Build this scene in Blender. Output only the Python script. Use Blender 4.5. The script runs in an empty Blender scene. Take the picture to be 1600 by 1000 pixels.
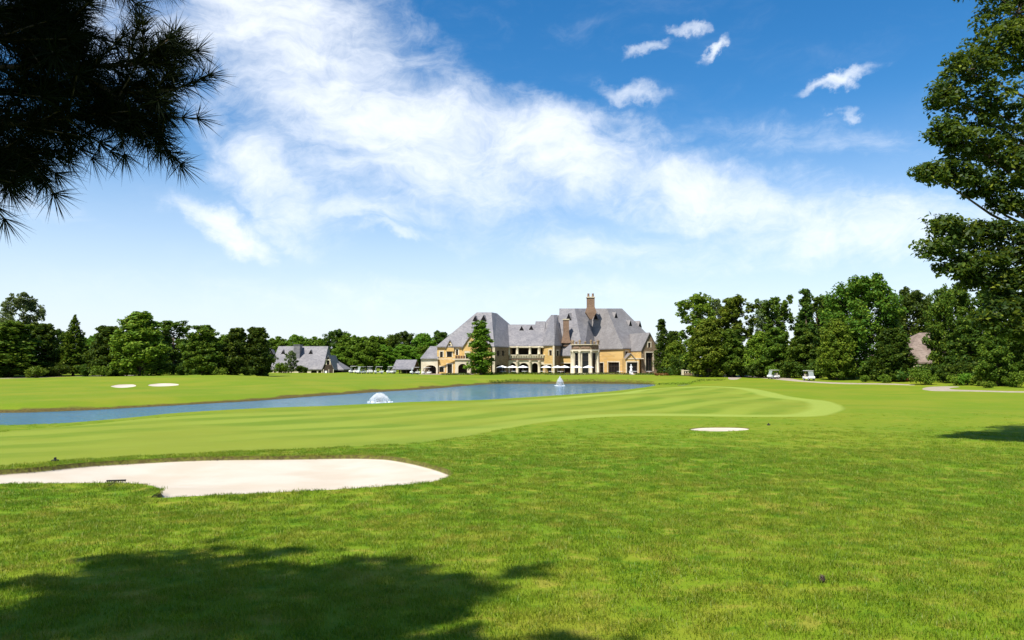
import bpy, math, random
import numpy as np
from mathutils import Vector, Matrix, geometry, noise as mnoise

sc = bpy.context.scene
COL = sc.collection
rad = math.radians

# ------------------------------------------------------------------ camera
F = 1155.0                       # focal length in pixels of a 1600 wide picture
HOR = 563.0                      # row of the horizon
PITCH = math.atan((HOR - 500) / F)
EYE = 5.0                        # metres above the water of the lake
cam = bpy.data.cameras.new('camera')
cam.sensor_width = 36.0
cam.lens = F / 1600 * 36.0
cam.clip_start = 0.1
cam.clip_end = 12000
cam_o = bpy.data.objects.new('camera', cam)
COL.objects.link(cam_o)
cam_o.location = (0, 0, EYE)
cam_o.rotation_euler = (math.pi / 2 + PITCH, 0, 0)
sc.camera = cam_o

# ------------------------------------------------------------------ light
SUN_AZ, SUN_EL = rad(35), rad(57)          # behind the camera, to its left
SUN = Vector((-math.sin(SUN_AZ) * math.cos(SUN_EL), -math.cos(SUN_AZ) * math.cos(SUN_EL), math.sin(SUN_EL)))
sun = bpy.data.lights.new('sun', 'SUN')
sun.energy = 5.0
sun.angle = rad(0.53)
sun.color = (1.0, 0.955, 0.87)
sun_o = bpy.data.objects.new('sun', sun)
COL.objects.link(sun_o)
sun_o.location = (-40, -60, 90)
sun_o.rotation_euler = (-SUN).to_track_quat('-Z', 'Y').to_euler()

vs = sc.view_settings
vs.view_transform = 'Standard'
vs.look = 'None'
vs.gamma = 1.0
vs.use_curve_mapping = False
vs.exposure = 0.72


class NT:
    """small helper around a node tree"""
    def __init__(self, nt):
        self.nt = nt
        nt.nodes.clear()

    def n(self, kind, **kw):
        nd = self.nt.nodes.new('ShaderNode' + kind)
        for k, v in kw.items():
            if k == 'ins':
                for a, b in v.items():
                    if hasattr(b, 'is_output'):
                        self.nt.links.new(b, nd.inputs[a])
                    else:
                        nd.inputs[a].default_value = b
            else:
                setattr(nd, k, v)
        return nd

    def math(self, op, a, b=0.0, c=None, clamp=False):
        ins = {0: a, 1: b}
        if c is not None:
            ins[2] = c
        return self.n('Math', operation=op, use_clamp=clamp, ins=ins).outputs[0]

    def mix(self, f, a, b, blend='MIX'):
        nd = self.nt.nodes.new('ShaderNodeMix')
        nd.data_type = 'RGBA'
        nd.blend_type = blend
        for idx, v in ((0, f), (6, a), (7, b)):
            if hasattr(v, 'is_output'):
                self.nt.links.new(v, nd.inputs[idx])
            else:
                if idx and len(v) == 3:
                    v = (*v, 1)
                nd.inputs[idx].default_value = v
        return nd.outputs[2]

    def noise(self, vec, scale, detail=4, rough=0.55, dist=0.0):
        return self.n('TexNoise', ins={'Vector': vec, 'Scale': scale, 'Detail': detail, 'Roughness': rough, 'Distortion': dist}).outputs[0]

    def ramp(self, f, lo, hi, a=0.0, b=1.0):
        return self.n('MapRange', interpolation_type='SMOOTHSTEP', ins={0: f, 1: lo, 2: hi, 3: a, 4: b}).outputs[0]

    def link(self, a, b):
        self.nt.links.new(a, b)


# ------------------------------------------------------------------ sky with cirrus
def pix_dir(px, py):
    v = Vector(((px - 800) / F, (500 - py) / F, -1)).normalized()
    return Matrix.Rotation(math.pi / 2 + PITCH, 3, 'X') @ v


world = bpy.data.worlds.new('World')
sc.world = world
world.use_nodes = True
W_ = NT(world.node_tree)
sky = W_.n('TexSky', sky_type='NISHITA', sun_disc=False, sun_elevation=SUN_EL, sun_rotation=math.pi + SUN_AZ, altitude=100.0, air_density=1.0, dust_density=0.3, ozone_density=2.2)
gen = W_.n('TexCoord').outputs['Generated']
sep = W_.n('SeparateXYZ', ins={0: gen})
az = W_.math('ARCTAN2', sep.outputs[0], sep.outputs[1])
el = W_.math('ARCSINE', sep.outputs[2])
# (px, py, half length px, half width px, tilt deg, strength): cirrus swathes, laid down as directions in the sky
SWATHES = [
    (430, 60, 260, 120, 20, .62), (250, 70, 190, 80, 0, .40), (540, 190, 240, 105, 24, .62), (690, 230, 260, 85, 12, .50), (880, 235, 190, 62, 14, .62),
    (1090, 300, 240, 55, 14, .52), (1320, 355, 170, 40, 6, .52), (1000, 380, 420, 40, 4, .28), (450, 285, 120, 60, 38, .55), (560, 325, 110, 30, 12, .42),
    (365, 350, 75, 26, 28, .55), (615, 362, 50, 14, -6, .48), (990, 148, 60, 17, 12, .40), (1010, 76, 36, 10, -12, .46),
    (1100, 80, 24, 9, -50, .52), (1063, 42, 22, 10, 10, .44), (1295, 146, 52, 11, -16, .58), (1306, 187, 16, 8, 0, .40), (1280, 225, 210, 30, 8, .22),
    (860, 460, 700, 40, 0, .20), (60, 325, 140, 18, 10, .26), (850, 30, 200, 24, 8, .12),
]
p2 = W_.n('CombineXYZ', ins={0: az, 1: el, 2: 0.0}).outputs[0]
warp = W_.n('TexNoise', ins={'Vector': p2, 'Scale': 3.2, 'Detail': 5.0, 'Roughness': .6})
wv = W_.n('VectorMath', operation='MULTIPLY_ADD', ins={0: warp.outputs['Color'], 1: (0.16, 0.13, 0), 2: (-0.08, -0.065, 0)})
pw = W_.n('VectorMath', operation='ADD', ins={0: p2, 1: wv.outputs[0]}).outputs[0]
warp2 = W_.n('TexNoise', ins={'Vector': p2, 'Scale': 17.0, 'Detail': 6.0, 'Roughness': .65})
wv2 = W_.n('VectorMath', operation='MULTIPLY_ADD', ins={0: warp2.outputs['Color'], 1: (0.075, 0.06, 0), 2: (-0.0375, -0.03, 0)})
pc = W_.n('VectorMath', operation='ADD', ins={0: pw, 1: wv2.outputs[0]}).outputs[0]
cov = None
for (px, py, sa, sb, tilt, st) in SWATHES:
    d = pix_dir(px, py)
    a0, e0 = math.atan2(d.x, d.y), math.asin(d.z)
    mp = W_.n('Mapping', vector_type='TEXTURE', ins={'Vector': pc, 'Location': (a0, e0, 0), 'Rotation': (0, 0, rad(-tilt)), 'Scale': (sa / F, sb / F, 1)})
    ln = W_.n('VectorMath', operation='LENGTH', ins={0: mp.outputs[0]}).outputs['Value']
    g = W_.ramp(ln, 1.75, 0.05, 0.0, st)
    cov = g if cov is None else W_.math('SMOOTH_MAX', cov, g, 0.12)
# streaky structure of the cirrus, stretched along its drift
st1 = W_.n('Mapping', vector_type='POINT', ins={'Vector': pw, 'Rotation': (0, 0, rad(20)), 'Scale': (3.2, 9.5, 1)}).outputs[0]
st2 = W_.n('Mapping', vector_type='POINT', ins={'Vector': pw, 'Rotation': (0, 0, rad(-38)), 'Scale': (9.0, 16.0, 1)}).outputs[0]
n1 = W_.noise(st1, 1.3, 8, .60, .4)
n2 = W_.noise(st2, 1.6, 9, .70, .6)
n3 = W_.noise(p2, 2.1, 3, .5)
away = W_.ramp(W_.math('ABSOLUTE', az), 0.75, 1.3)          # the same kind of cloud goes on all round
gen_cov = W_.math('MULTIPLY', W_.ramp(n3, .40, .75), W_.math('MULTIPLY', away, .62))
cov = W_.math('MAXIMUM', cov, gen_cov)
tex = W_.math('ADD', W_.math('MULTIPLY', n1, .62), W_.math('MULTIPLY', n2, .38))
dens = W_.math('ADD', W_.math('MULTIPLY_ADD', tex, 1.5, -0.75), cov)
cloud = W_.ramp(dens, 0.02, 0.78)
cloud = W_.math('MULTIPLY', cloud, W_.ramp(cov, 0.03, 0.22))
hs = W_.n('HueSaturation', ins={'Hue': .5, 'Saturation': 1.40, 'Value': 1.06, 'Fac': 1.0, 'Color': sky.outputs[0]}).outputs[0]
haze_f = W_.ramp(el, 0.34, -0.02, 0.0, 0.82)
hazed = W_.mix(haze_f, hs, (5.75, 6.35, 7.35))
skyc = W_.mix(W_.math('MULTIPLY', cloud, .90), hazed, (7.4, 7.7, 8.1))
bg = W_.n('Background', ins={'Color': skyc, 'Strength': 0.092})
W_.link(bg.outputs[0], W_.n('OutputWorld').inputs[0])

# ------------------------------------------------------------------ helpers


def ray(px, py):
    d = pix_dir(px, py)
    return d / d.y


def at(px, py, Y):
    """the point seen at a pixel of the photograph at depth Y"""
    d = ray(px, py)
    return Vector((d.x * Y, Y, EYE + d.z * Y))


def tag(o, label=None, cat=None, group=None, kind=None):
    for k, v in (('label', label), ('category', cat), ('group', group), ('kind', kind)):
        if v:
            o[k] = v
    return o


def empty(name, loc=(0, 0, 0), rz=0.0, scale=1.0):
    o = bpy.data.objects.new(name, None)
    o.empty_display_size = .3
    COL.objects.link(o)
    o.location = loc
    o.rotation_euler = (0, 0, rz)
    o.scale = (scale,) * 3
    return o


def link(name, me, mat=None, parent=None):
    o = bpy.data.objects.new(name, me)
    COL.objects.link(o)
    if mat is not None and not me.materials:
        me.materials.append(mat)
    if parent is not None:
        o.parent = parent
    return o


def np_mesh(name, V, faces, nper, smooth=False):
    """mesh from an (n,3) array and an (m,nper) index array"""
    me = bpy.data.meshes.new(name)
    V = np.asarray(V, np.float32)
    faces = np.asarray(faces, np.int32)
    me.vertices.add(len(V))
    me.vertices.foreach_set('co', V.ravel())
    me.loops.add(faces.size)
    me.loops.foreach_set('vertex_index', faces.ravel())
    me.polygons.add(len(faces))
    me.polygons.foreach_set('loop_start', np.arange(0, faces.size, nper, dtype=np.int32))
    me.polygons.foreach_set('loop_total', np.full(len(faces), nper, np.int32))
    if smooth:
        me.polygons.foreach_set('use_smooth', np.ones(len(faces), bool))
    me.update(calc_edges=True)
    return me


class MB:
    """collects simple shapes into one mesh"""
    def __init__(self):
        self.v, self.f = [], []

    def add(self, vs_, fs):
        b = len(self.v)
        self.v += [tuple(p) for p in vs_]
        self.f += [tuple(i + b for i in f) for f in fs]

    def box(self, x0, x1, y0, y1, z0, z1, m=None):
        p = [(x, y, z) for z in (z0, z1) for y in (y0, y1) for x in (x0, x1)]
        if m is not None:
            p = [m @ Vector(q) for q in p]
        self.add(p, [(0, 2, 3, 1), (4, 5, 7, 6), (0, 1, 5, 4), (2, 6, 7, 3), (0, 4, 6, 2), (1, 3, 7, 5)])

    def prism(self, bottom, top, caps=True):
        n = len(bottom)
        f = [(i, (i + 1) % n, n + (i + 1) % n, n + i) for i in range(n)]
        if caps:
            f += [tuple(range(n))[::-1], tuple(range(n, 2 * n))]
        self.add(list(bottom) + list(top), f)

    def tube(self, pts, radii, n=7, cap=True):
        pts = [Vector(p) for p in pts]
        if not isinstance(radii, (list, tuple)):
            radii = [radii] * len(pts)
        rings = []
        for i, p in enumerate(pts):
            t = (pts[min(i + 1, len(pts) - 1)] - pts[max(i - 1, 0)])
            t = t.normalized() if t.length > 1e-6 else Vector((0, 0, 1))
            a = t.cross(Vector((0.31, 0.95, 0.05)))
            if a.length < .1:
                a = t.cross(Vector((1, 0, 0)))
            a.normalize()
            b = t.cross(a)
            rings.append([p + (a * math.cos(2 * math.pi * k / n) + b * math.sin(2 * math.pi * k / n)) * radii[i] for k in range(n)])
        vs_ = [q for r in rings for q in r]
        fs = []
        for i in range(len(pts) - 1):
            for k in range(n):
                fs.append((i * n + k, i * n + (k + 1) % n, (i + 1) * n + (k + 1) % n, (i + 1) * n + k))
        if cap:
            fs += [tuple(range(n))[::-1], tuple(range((len(pts) - 1) * n, len(pts) * n))]
        self.add(vs_, fs)

    def lathe(self, prof, n=12, c=(0, 0, 0)):
        vs_ = [(c[0] + r * math.cos(2 * math.pi * k / n), c[1] + r * math.sin(2 * math.pi * k / n), c[2] + z) for r, z in prof for k in range(n)]
        fs = []
        for i in range(len(prof) - 1):
            for k in range(n):
                fs.append((i * n + k, i * n + (k + 1) % n, (i + 1) * n + (k + 1) % n, (i + 1) * n + k))
        fs += [tuple(range(n))[::-1], tuple(range((len(prof) - 1) * n, len(prof) * n))]
        self.add(vs_, fs)

    def mesh(self, name, smooth=False):
        me = bpy.data.meshes.new(name)
        me.from_pydata(self.v, [], self.f)
        if smooth:
            for p in me.polygons:
                p.use_smooth = True
        me.update()
        return me

    def build(self, name, mat, parent=None, smooth=False):
        return link(name, self.mesh(name, smooth), mat, parent)


# ------------------------------------------------------------------ materials
MATS = {}


def material(name):
    m = bpy.data.materials.new(name)
    m.use_nodes = True
    MATS[name] = m
    t = NT(m.node_tree)
    b = t.n('BsdfPrincipled', ins={'Roughness': .85})
    b.inputs['Specular IOR Level'].default_value = .15
    t.link(b.outputs[0], t.n('OutputMaterial').inputs[0])
    return m, t, b


def mottled(name, a, b_, scale=1.0, rough=.85, spec=.15, detail=5, bump=0.0, stretch=(1, 1, 1), c=None, metal=0.0):
    """two or three base colours broken up by noise in object space"""
    m, t, b = material(name)
    pos = t.n('NewGeometry').outputs['Position']
    v = t.n('Mapping', ins={'Vector': pos, 'Scale': stretch}).outputs[0]
    f = t.noise(v, scale, detail, .6)
    col = t.mix(t.ramp(f, .35, .65), a, b_)
    if c is not None:
        col = t.mix(t.ramp(t.noise(v, scale * 3.7, 4, .6), .52, .70), col, c)
    t.link(col, b.inputs['Base Color'])
    b.inputs['Roughness'].default_value = rough
    b.inputs['Specular IOR Level'].default_value = spec
    b.inputs['Metallic'].default_value = metal
    if bump:
        bp = t.n('Bump', ins={'Strength': .6, 'Distance': bump, 'Height': f})
        t.link(bp.outputs[0], b.inputs['Normal'])
    return m


def leaf_mat(name, a, b_, tip, trans=.28, gloss=.12):
    """foliage: colour varies by leaf, by clump and by tree"""
    m, t, b = material(name)
    at_ = t.n('Attribute', attribute_name='tint').outputs['Fac']
    oi = t.n('ObjectInfo').outputs['Random']
    pos = t.n('NewGeometry').outputs['Position']
    nz = t.noise(pos, .45, 3, .6)
    col = t.mix(t.ramp(nz, .35, .68), a, b_)
    col = t.mix(t.ramp(at_, .62, 1.0, 0, .85), col, tip)
    hsv = t.n('HueSaturation', ins={'Hue': t.math('MULTIPLY_ADD', oi, .028, .486), 'Saturation': 1.0, 'Value': t.math('MULTIPLY_ADD', oi, .45, .78), 'Color': col}).outputs[0]
    t.link(hsv, b.inputs['Base Color'])
    b.inputs['Roughness'].default_value = .55
    b.inputs['Specular IOR Level'].default_value = gloss
    tr = t.n('BsdfTranslucent', ins={'Color': t.mix(.55, hsv, (.20, .27, .02))})
    mx = t.n('MixShader', ins={0: trans, 1: b.outputs[0], 2: tr.outputs[0]})
    out = [n for n in m.node_tree.nodes if n.type == 'OUTPUT_MATERIAL'][0]
    t.link(mx.outputs[0], out.inputs[0])
    return m

# ================================================================== the ground
def seg_dist(P, poly, closed=True):
    """distance of points (n,2) to a polyline, and inside flag"""
    P = np.asarray(P, float)
    Q = np.asarray(poly, float)
    R = np.roll(Q, -1, 0) if closed else Q[1:]
    Q = Q if closed else Q[:-1]
    best = np.full(len(P), 1e18)
    ins = np.zeros(len(P), bool)
    for a, b in zip(Q, R):
        ab = b - a
        t = np.clip(((P - a) @ ab) / max(ab @ ab, 1e-12), 0, 1)
        d = P - (a + t[:, None] * ab)
        best = np.minimum(best, (d * d).sum(1))
        c = ((a[1] > P[:, 1]) != (b[1] > P[:, 1]))
        if closed:
            with np.errstate(divide='ignore', invalid='ignore'):
                xi = (b[0] - a[0]) * (P[:, 1] - a[1]) / (b[1] - a[1] if b[1] != a[1] else 1e-12) + a[0]
            ins ^= c & (P[:, 0] < xi)
    return np.sqrt(best), ins


def smooth_closed(pts, n=4):
    """Catmull-Rom through a closed outline"""
    pts = [np.array(p, float) for p in pts]
    out = []
    m = len(pts)
    for i in range(m):
        p0, p1, p2_, p3 = pts[i - 1], pts[i], pts[(i + 1) % m], pts[(i + 2) % m]
        for k in range(n):
            t = k / n
            out.append(.5 * ((2 * p1) + (-p0 + p2_) * t + (2 * p0 - 5 * p1 + 4 * p2_ - p3) * t * t + (-p0 + 3 * p1 - 3 * p2_ + p3) * t ** 3))
    return np.array(out)


def flat(px, py, z=0.0):
    d = ray(px, py)
    Y = (z - EYE) / d.z
    return (d.x * Y, Y)


# lake outline, read off the water line (z = 0)
LAKE = [flat(px, py) for px, py in [
    (0, 670), (50, 666), (100, 662), (160, 657), (220, 651.5), (280, 645.5), (400, 638.5), (500, 635), (600, 632), (700, 628), (800, 622.5),
    (880, 617.5), (950, 612.3), (1000, 606.5), (1022, 603), (1020, 601), (980, 600.2), (930, 600), (875, 600), (800, 600), (765, 600.5), (715, 604),
    (670, 608), (600, 612), (550, 615.5), (470, 621), (400, 626.5), (330, 630.5), (250, 635), (130, 641.5), (60, 644), (0, 645.5)]]
LAKE = LAKE + [(-80, 62), (-120, 58), (-125, 40), (-80, 42)]
LAKE = smooth_closed(LAKE, 3)
POND = smooth_closed([flat(px, py, 0.0) for px, py in [(1058, 602.6), (1075, 601.2), (1088, 602.0), (1078, 603.6)]], 4)

PD = np.array([-400, -60, 0, 6, 12, 20, 30, 45, 70, 100, 150, 200, 230, 400, 4000], float)
PZ = np.array([3.6, 3.4, 3.2, 2.95, 2.55, 2.15, 1.65, 1.08, .80, .74, .78, 1.0, 1.05, 1.3, 4.0], float)
_s = np.linspace(-5, 120, 2501)
_z = np.interp(_s, PD, PZ)
_k = np.hanning(161); _k /= _k.sum()
_zs = np.convolve(np.pad(_z, 80, mode='edge'), _k, 'valid')
_zs[:90] = _z[:90]; _zs[-90:] = _z[-90:]
CA = np.array([-3, -.69, -.3, 0, .19, .5]); CD = np.array([48, 62, 88, 128, 152, 170.])
BUNKERS = []                      # (outline, depth)


def sstep(t):
    t = np.clip(t, 0, 1)
    return t * t * (3 - 2 * t)


def height(x, y, bunkers=True):
    x = np.atleast_1d(np.asarray(x, float)); y = np.atleast_1d(np.asarray(y, float))
    z = np.where((y > -5) & (y < 120), np.interp(y, _s, _zs), np.interp(y, PD, PZ))
    amp = sstep((y - 20) / 40) * sstep((420 - y) / 100)
    z = z + amp * (.10 * np.sin(x * .11 + 1.3) * np.sin(y * .093) + .07 * np.sin(x * .21 + y * .13) + .05 * np.sin(x * .37 - y * .29 + 2))
    z = z + .035 * np.sin(x * .9 + .4) * np.sin(y * .7 + 1) * sstep((y + 2) / 4) * sstep((60 - y) / 30)
    # low swell on the left beyond the water, in front of the tree row
    z = z + .95 * np.exp(-(((x + 72) / 30) ** 2 + ((y - 158) / 16) ** 2)) + .5 * np.exp(-(((x + 50) / 16) ** 2 + ((y - 140) / 10) ** 2))
    # rise under the trees on the right
    z = z + .9 * sstep((x - 45) / 60) * sstep((y - 40) / 60) * sstep((300 - y) / 100)
    P = np.stack([x, y], 1)
    for poly, wn, wf in ((LAKE, 13., 4.2), (POND, 5., 3.)):
        d, ins = seg_dist(P, poly)
        sd = np.where(ins, -d, d)
        a = x / np.maximum(y, 1)
        near = sstep((np.interp(a, CA, CD) - y) / 20 + .5)
        w = wf + (wn - wf) * near
        s = sstep(sd / w)
        edge = .04 + .16 * (1 - near) * sstep(sd / .6)
        z = np.where(sd > 0, edge + (z - edge) * s, np.maximum(.04 + sd * .5, -1.3))
    if bunkers:
        for poly, dep in BUNKERS:
            d, ins = seg_dist(P, poly)
            ins = ins & (d > 1e-3)
            z = np.where(ins, z + dep * .22 - dep * .46 * sstep(d / .055) - dep * .58 * sstep(d / 2.6), z)
            # turf is built up a little round the sand
            z = np.where(ins, z, z + dep * .22 * np.exp(-(d / .45) ** 2))
    return z


def hz(x, y):
    return float(height(x, y)[0])


_T = np.geomspace(2, 420, 260)


def on_ground_many(pix):
    """where the sight lines of pixels meet the ground (before the bunkers are dug)"""
    D = np.array([tuple(ray(*p)) for p in pix])
    X = D[:, :1] * _T
    G = EYE + D[:, 2:] * _T - height(X.ravel(), np.broadcast_to(_T, X.shape).ravel(), False).reshape(X.shape)
    i = np.maximum(np.argmax(G < 0, axis=1), 1)
    a, b = _T[i - 1].copy(), _T[i].copy()
    for _ in range(22):
        m = .5 * (a + b)
        lo = EYE + D[:, 2] * m - height(D[:, 0] * m, m, False) < 0
        b = np.where(lo, m, b)
        a = np.where(lo, a, m)
    return np.stack([D[:, 0] * b, b], 1)


def on_ground(px, py):
    return tuple(on_ground_many([(px, py)])[0])


def outline(pts, n=4):
    return smooth_closed(on_ground_many(pts), n)


B_MAIN = outline([(-160, 753), (-60, 744), (0, 738), (60, 733.5), (150, 725), (260, 719), (400, 715.5), (520, 714), (590, 714.5), (630, 719), (675, 729), (702, 738), (708, 744),
                  (695, 752), (660, 760), (560, 768), (430, 775), (330, 779.5), (245, 783.5), (238, 780), (250, 772), (240, 765), (215, 761), (180, 759.5), (100, 760), (0, 761), (-80, 763), (-160, 762)], 4)
B_RIGHT = outline([(1076, 671.5), (1095, 668.8), (1130, 668.2), (1160, 669), (1172, 671), (1160, 673.6), (1120, 675), (1090, 674)], 4)
B_FAR1 = outline([(172, 604), (182, 601.8), (200, 601.0), (212, 601.8), (211, 604.2), (196, 606.2), (180, 606)], 4)
B_FAR2 = outline([(231, 602), (245, 599.8), (266, 599.4), (279, 600.6), (277, 602.6), (258, 604), (238, 604)], 4)
FAIRWAY = outline([(-120, 742), (0, 728), (100, 719), (200, 713), (300, 708.5), (400, 704), (500, 700), (600, 695), (700, 686), (760, 676), (800, 668), (850, 660), (900, 655), (950, 651.6),
                   (1000, 650), (1100, 650.6), (1200, 651.6), (1275, 651), (1308, 645.5), (1322, 637.5), (1302, 628), (1255, 622.5), (1225, 617), (1200, 611), (1165, 606), (1120, 603.5),
                   (1060, 605), (1000, 609), (950, 615), (880, 620), (800, 625), (700, 631), (600, 635), (500, 638.5), (400, 642), (280, 649.5), (160, 661), (60, 670), (0, 675), (-120, 690)], 3)
PATH_R = outline([(1441, 607.5), (1452, 604.6), (1480, 603.6), (1500, 604.4), (1484, 606.4), (1492, 608.6), (1540, 610.2), (1640, 611.6), (1640, 613.2), (1540, 612.2), (1470, 611.2), (1448, 609.8)], 3)
PATH_MID = outline([(1092, 586.0), (1130, 586.2), (1180, 587.0), (1215, 590.0), (1250, 594.0), (1285, 596.6), (1340, 598.6), (1420, 600.6), (1420, 602.0), (1340, 600.4), (1280, 598.4), (1240, 595.6), (1205, 592.0),
                    (1165, 589.6), (1152, 592.8), (1138, 592.2), (1134, 588.6), (1092, 587.4)], 3)
PATH_L = outline([(-60, 592.6), (60, 588.8), (150, 586.6), (235, 585.2), (235, 586.0), (150, 587.6), (60, 590.2), (-60, 594.4)], 2)
BUNKERS += [(B_MAIN, .30), (B_RIGHT, .16), (B_FAR1, .25), (B_FAR2, .25)]

# one triangulation for the whole ground, cut along every outline, then split by surface
rng = np.random.default_rng(7)
pts = []
d = 2.2
while d < 330:
    w = max(1.25 * d, 6)
    step = max(.028 * d, .10)
    n = int(2 * w / step)
    xs = np.linspace(-w, w, n) + rng.uniform(-.3, .3, n) * step
    ys = d + rng.uniform(-.3, .3, n) * step * .9
    pts.append(np.stack([xs, ys], 1))
    d += step * .9
for R, n in ((6, 26), (14, 30), (40, 30), (90, 34), (180, 40)):     # round the back
    a = np.linspace(0, 2 * math.pi, n, endpoint=False)
    q = np.stack([R * np.sin(a), R * np.cos(a)], 1)
    pts.append(q[(q[:, 1] < 1.5) | (np.abs(q[:, 0]) > 1.3 * q[:, 1])])
for R in (480, 800, 1600, 3500):
    a = np.linspace(0, 2 * math.pi, 60, endpoint=False) + .01 * R
    pts.append(np.stack([R * np.sin(a), R * np.cos(a)], 1))
pts = np.concatenate(pts)
REG = [('lake', LAKE), ('pond', POND), ('b0', B_MAIN), ('b1', B_RIGHT), ('b2', B_FAR1), ('b3', B_FAR2), ('path_r', PATH_R), ('path_m', PATH_MID), ('path_l', PATH_L), ('fairway', FAIRWAY)]
extra = []
for nm, poly in REG:
    dd, _ = seg_dist(pts, poly)
    sc_ = np.linalg.norm(pts, axis=1)
    keep = dd > np.minimum(.006 * sc_, .05 + 0 * sc_)
    pts = pts[keep]
for nm, poly in REG[2:6]:         # a ring just inside each bunker so that the lip is a real step
    c = np.asarray(poly)
    t = np.roll(c, -1, 0) - c
    ln = np.linalg.norm(t, axis=1)
    fs = max(1.0, float(np.linalg.norm(c.mean(0))) / 22)
    k = np.maximum(1, np.ceil(ln / (.065 * fs)).astype(int))
    c = np.concatenate([a + s * ((np.arange(m) + .5) / m)[:, None] for a, s, m in zip(c, t, k)])
    nrm = np.repeat(np.stack([-t[:, 1], t[:, 0]], 1) / ln[:, None], k, axis=0)
    for off in (.06 * fs, .3 * fs):
        q = c + nrm * off
        _, ii = seg_dist(q, poly)
        q2 = c - nrm * off
        q = np.where(ii[:, None], q, q2)
        dq, iq = seg_dist(q, poly)
        extra.append(q[iq & (dq > off * .8)])
allp = [np.concatenate([pts] + extra)]
edges = []
base = len(allp[0])
for nm, poly in REG:
    n = len(poly)
    allp.append(np.asarray(poly))
    edges += [(base + i, base + (i + 1) % n) for i in range(n)]
    base += n
allp = np.concatenate(allp)
cdt = geometry.delaunay_2d_cdt([Vector(p) for p in allp], edges, [], 0, 1e-5, False)
GV = np.array([tuple(p) for p in cdt[0]])
GT = np.array([f for f in cdt[2] if len(f) == 3], np.int64)
GZ = height(GV[:, 0], GV[:, 1])
# points that lie on a bunker's outline keep the height of the turf
cen = GV[GT].mean(1)
lab = np.full(len(GT), -1)
for k in range(len(REG) - 1, -1, -1):
    _, ins = seg_dist(cen, REG[k][1])
    lab[ins] = k
_, fins = seg_dist(GV, FAIRWAY)
fd, _ = seg_dist(GV, FAIRWAY)
FEDGE = np.where(fins, fd, 0)
# how far the water's edge is, on the banks the camera looks at
_bd, _bi = seg_dist(GV, LAKE)
_far = 1 - sstep((np.interp(GV[:, 0] / np.maximum(GV[:, 1], 1), CA, CD) - GV[:, 1]) / 20 + .5)
BANK = np.clip(1 - _bd / 1.7, 0, 1) * _far
BEDGE = np.min([seg_dist(GV, p)[0] for p in (B_MAIN, B_RIGHT, B_FAR1, B_FAR2)], axis=0)


def ground_part(name, sel, mat, kind='structure', label=None, edge=None):
    t = GT[sel]
    idx, inv = np.unique(t, return_inverse=True)
    V = np.column_stack([GV[idx], GZ[idx]])
    t = inv.reshape(-1, 3)
    a, b, c = V[t[:, 0]], V[t[:, 1]], V[t[:, 2]]
    cr = (b - a)[:, 0] * (c - a)[:, 1] - (b - a)[:, 1] * (c - a)[:, 0]
    t[cr < 0] = t[cr < 0][:, ::-1]
    me = np_mesh(name, V, t, 3, True)
    if edge is not None:
        at_ = me.attributes.new('rim', 'FLOAT', 'POINT')
        at_.data.foreach_set('value', edge[idx].astype(np.float32))
    o = link(name, me, mat)
    return tag(o, label, None, None, kind)


def rough_colour(t, pos, sp, big, med):
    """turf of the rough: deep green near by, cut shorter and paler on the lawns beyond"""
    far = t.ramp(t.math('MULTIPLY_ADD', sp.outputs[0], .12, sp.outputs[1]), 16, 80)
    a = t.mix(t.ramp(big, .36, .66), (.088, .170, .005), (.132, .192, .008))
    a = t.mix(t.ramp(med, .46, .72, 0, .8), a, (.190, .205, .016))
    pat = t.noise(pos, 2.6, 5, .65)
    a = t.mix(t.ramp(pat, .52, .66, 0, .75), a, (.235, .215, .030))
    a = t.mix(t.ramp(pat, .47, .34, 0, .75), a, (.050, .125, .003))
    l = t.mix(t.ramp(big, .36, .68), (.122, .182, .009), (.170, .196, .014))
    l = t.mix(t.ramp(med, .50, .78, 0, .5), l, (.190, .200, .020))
    return t.mix(far, a, l)


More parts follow.
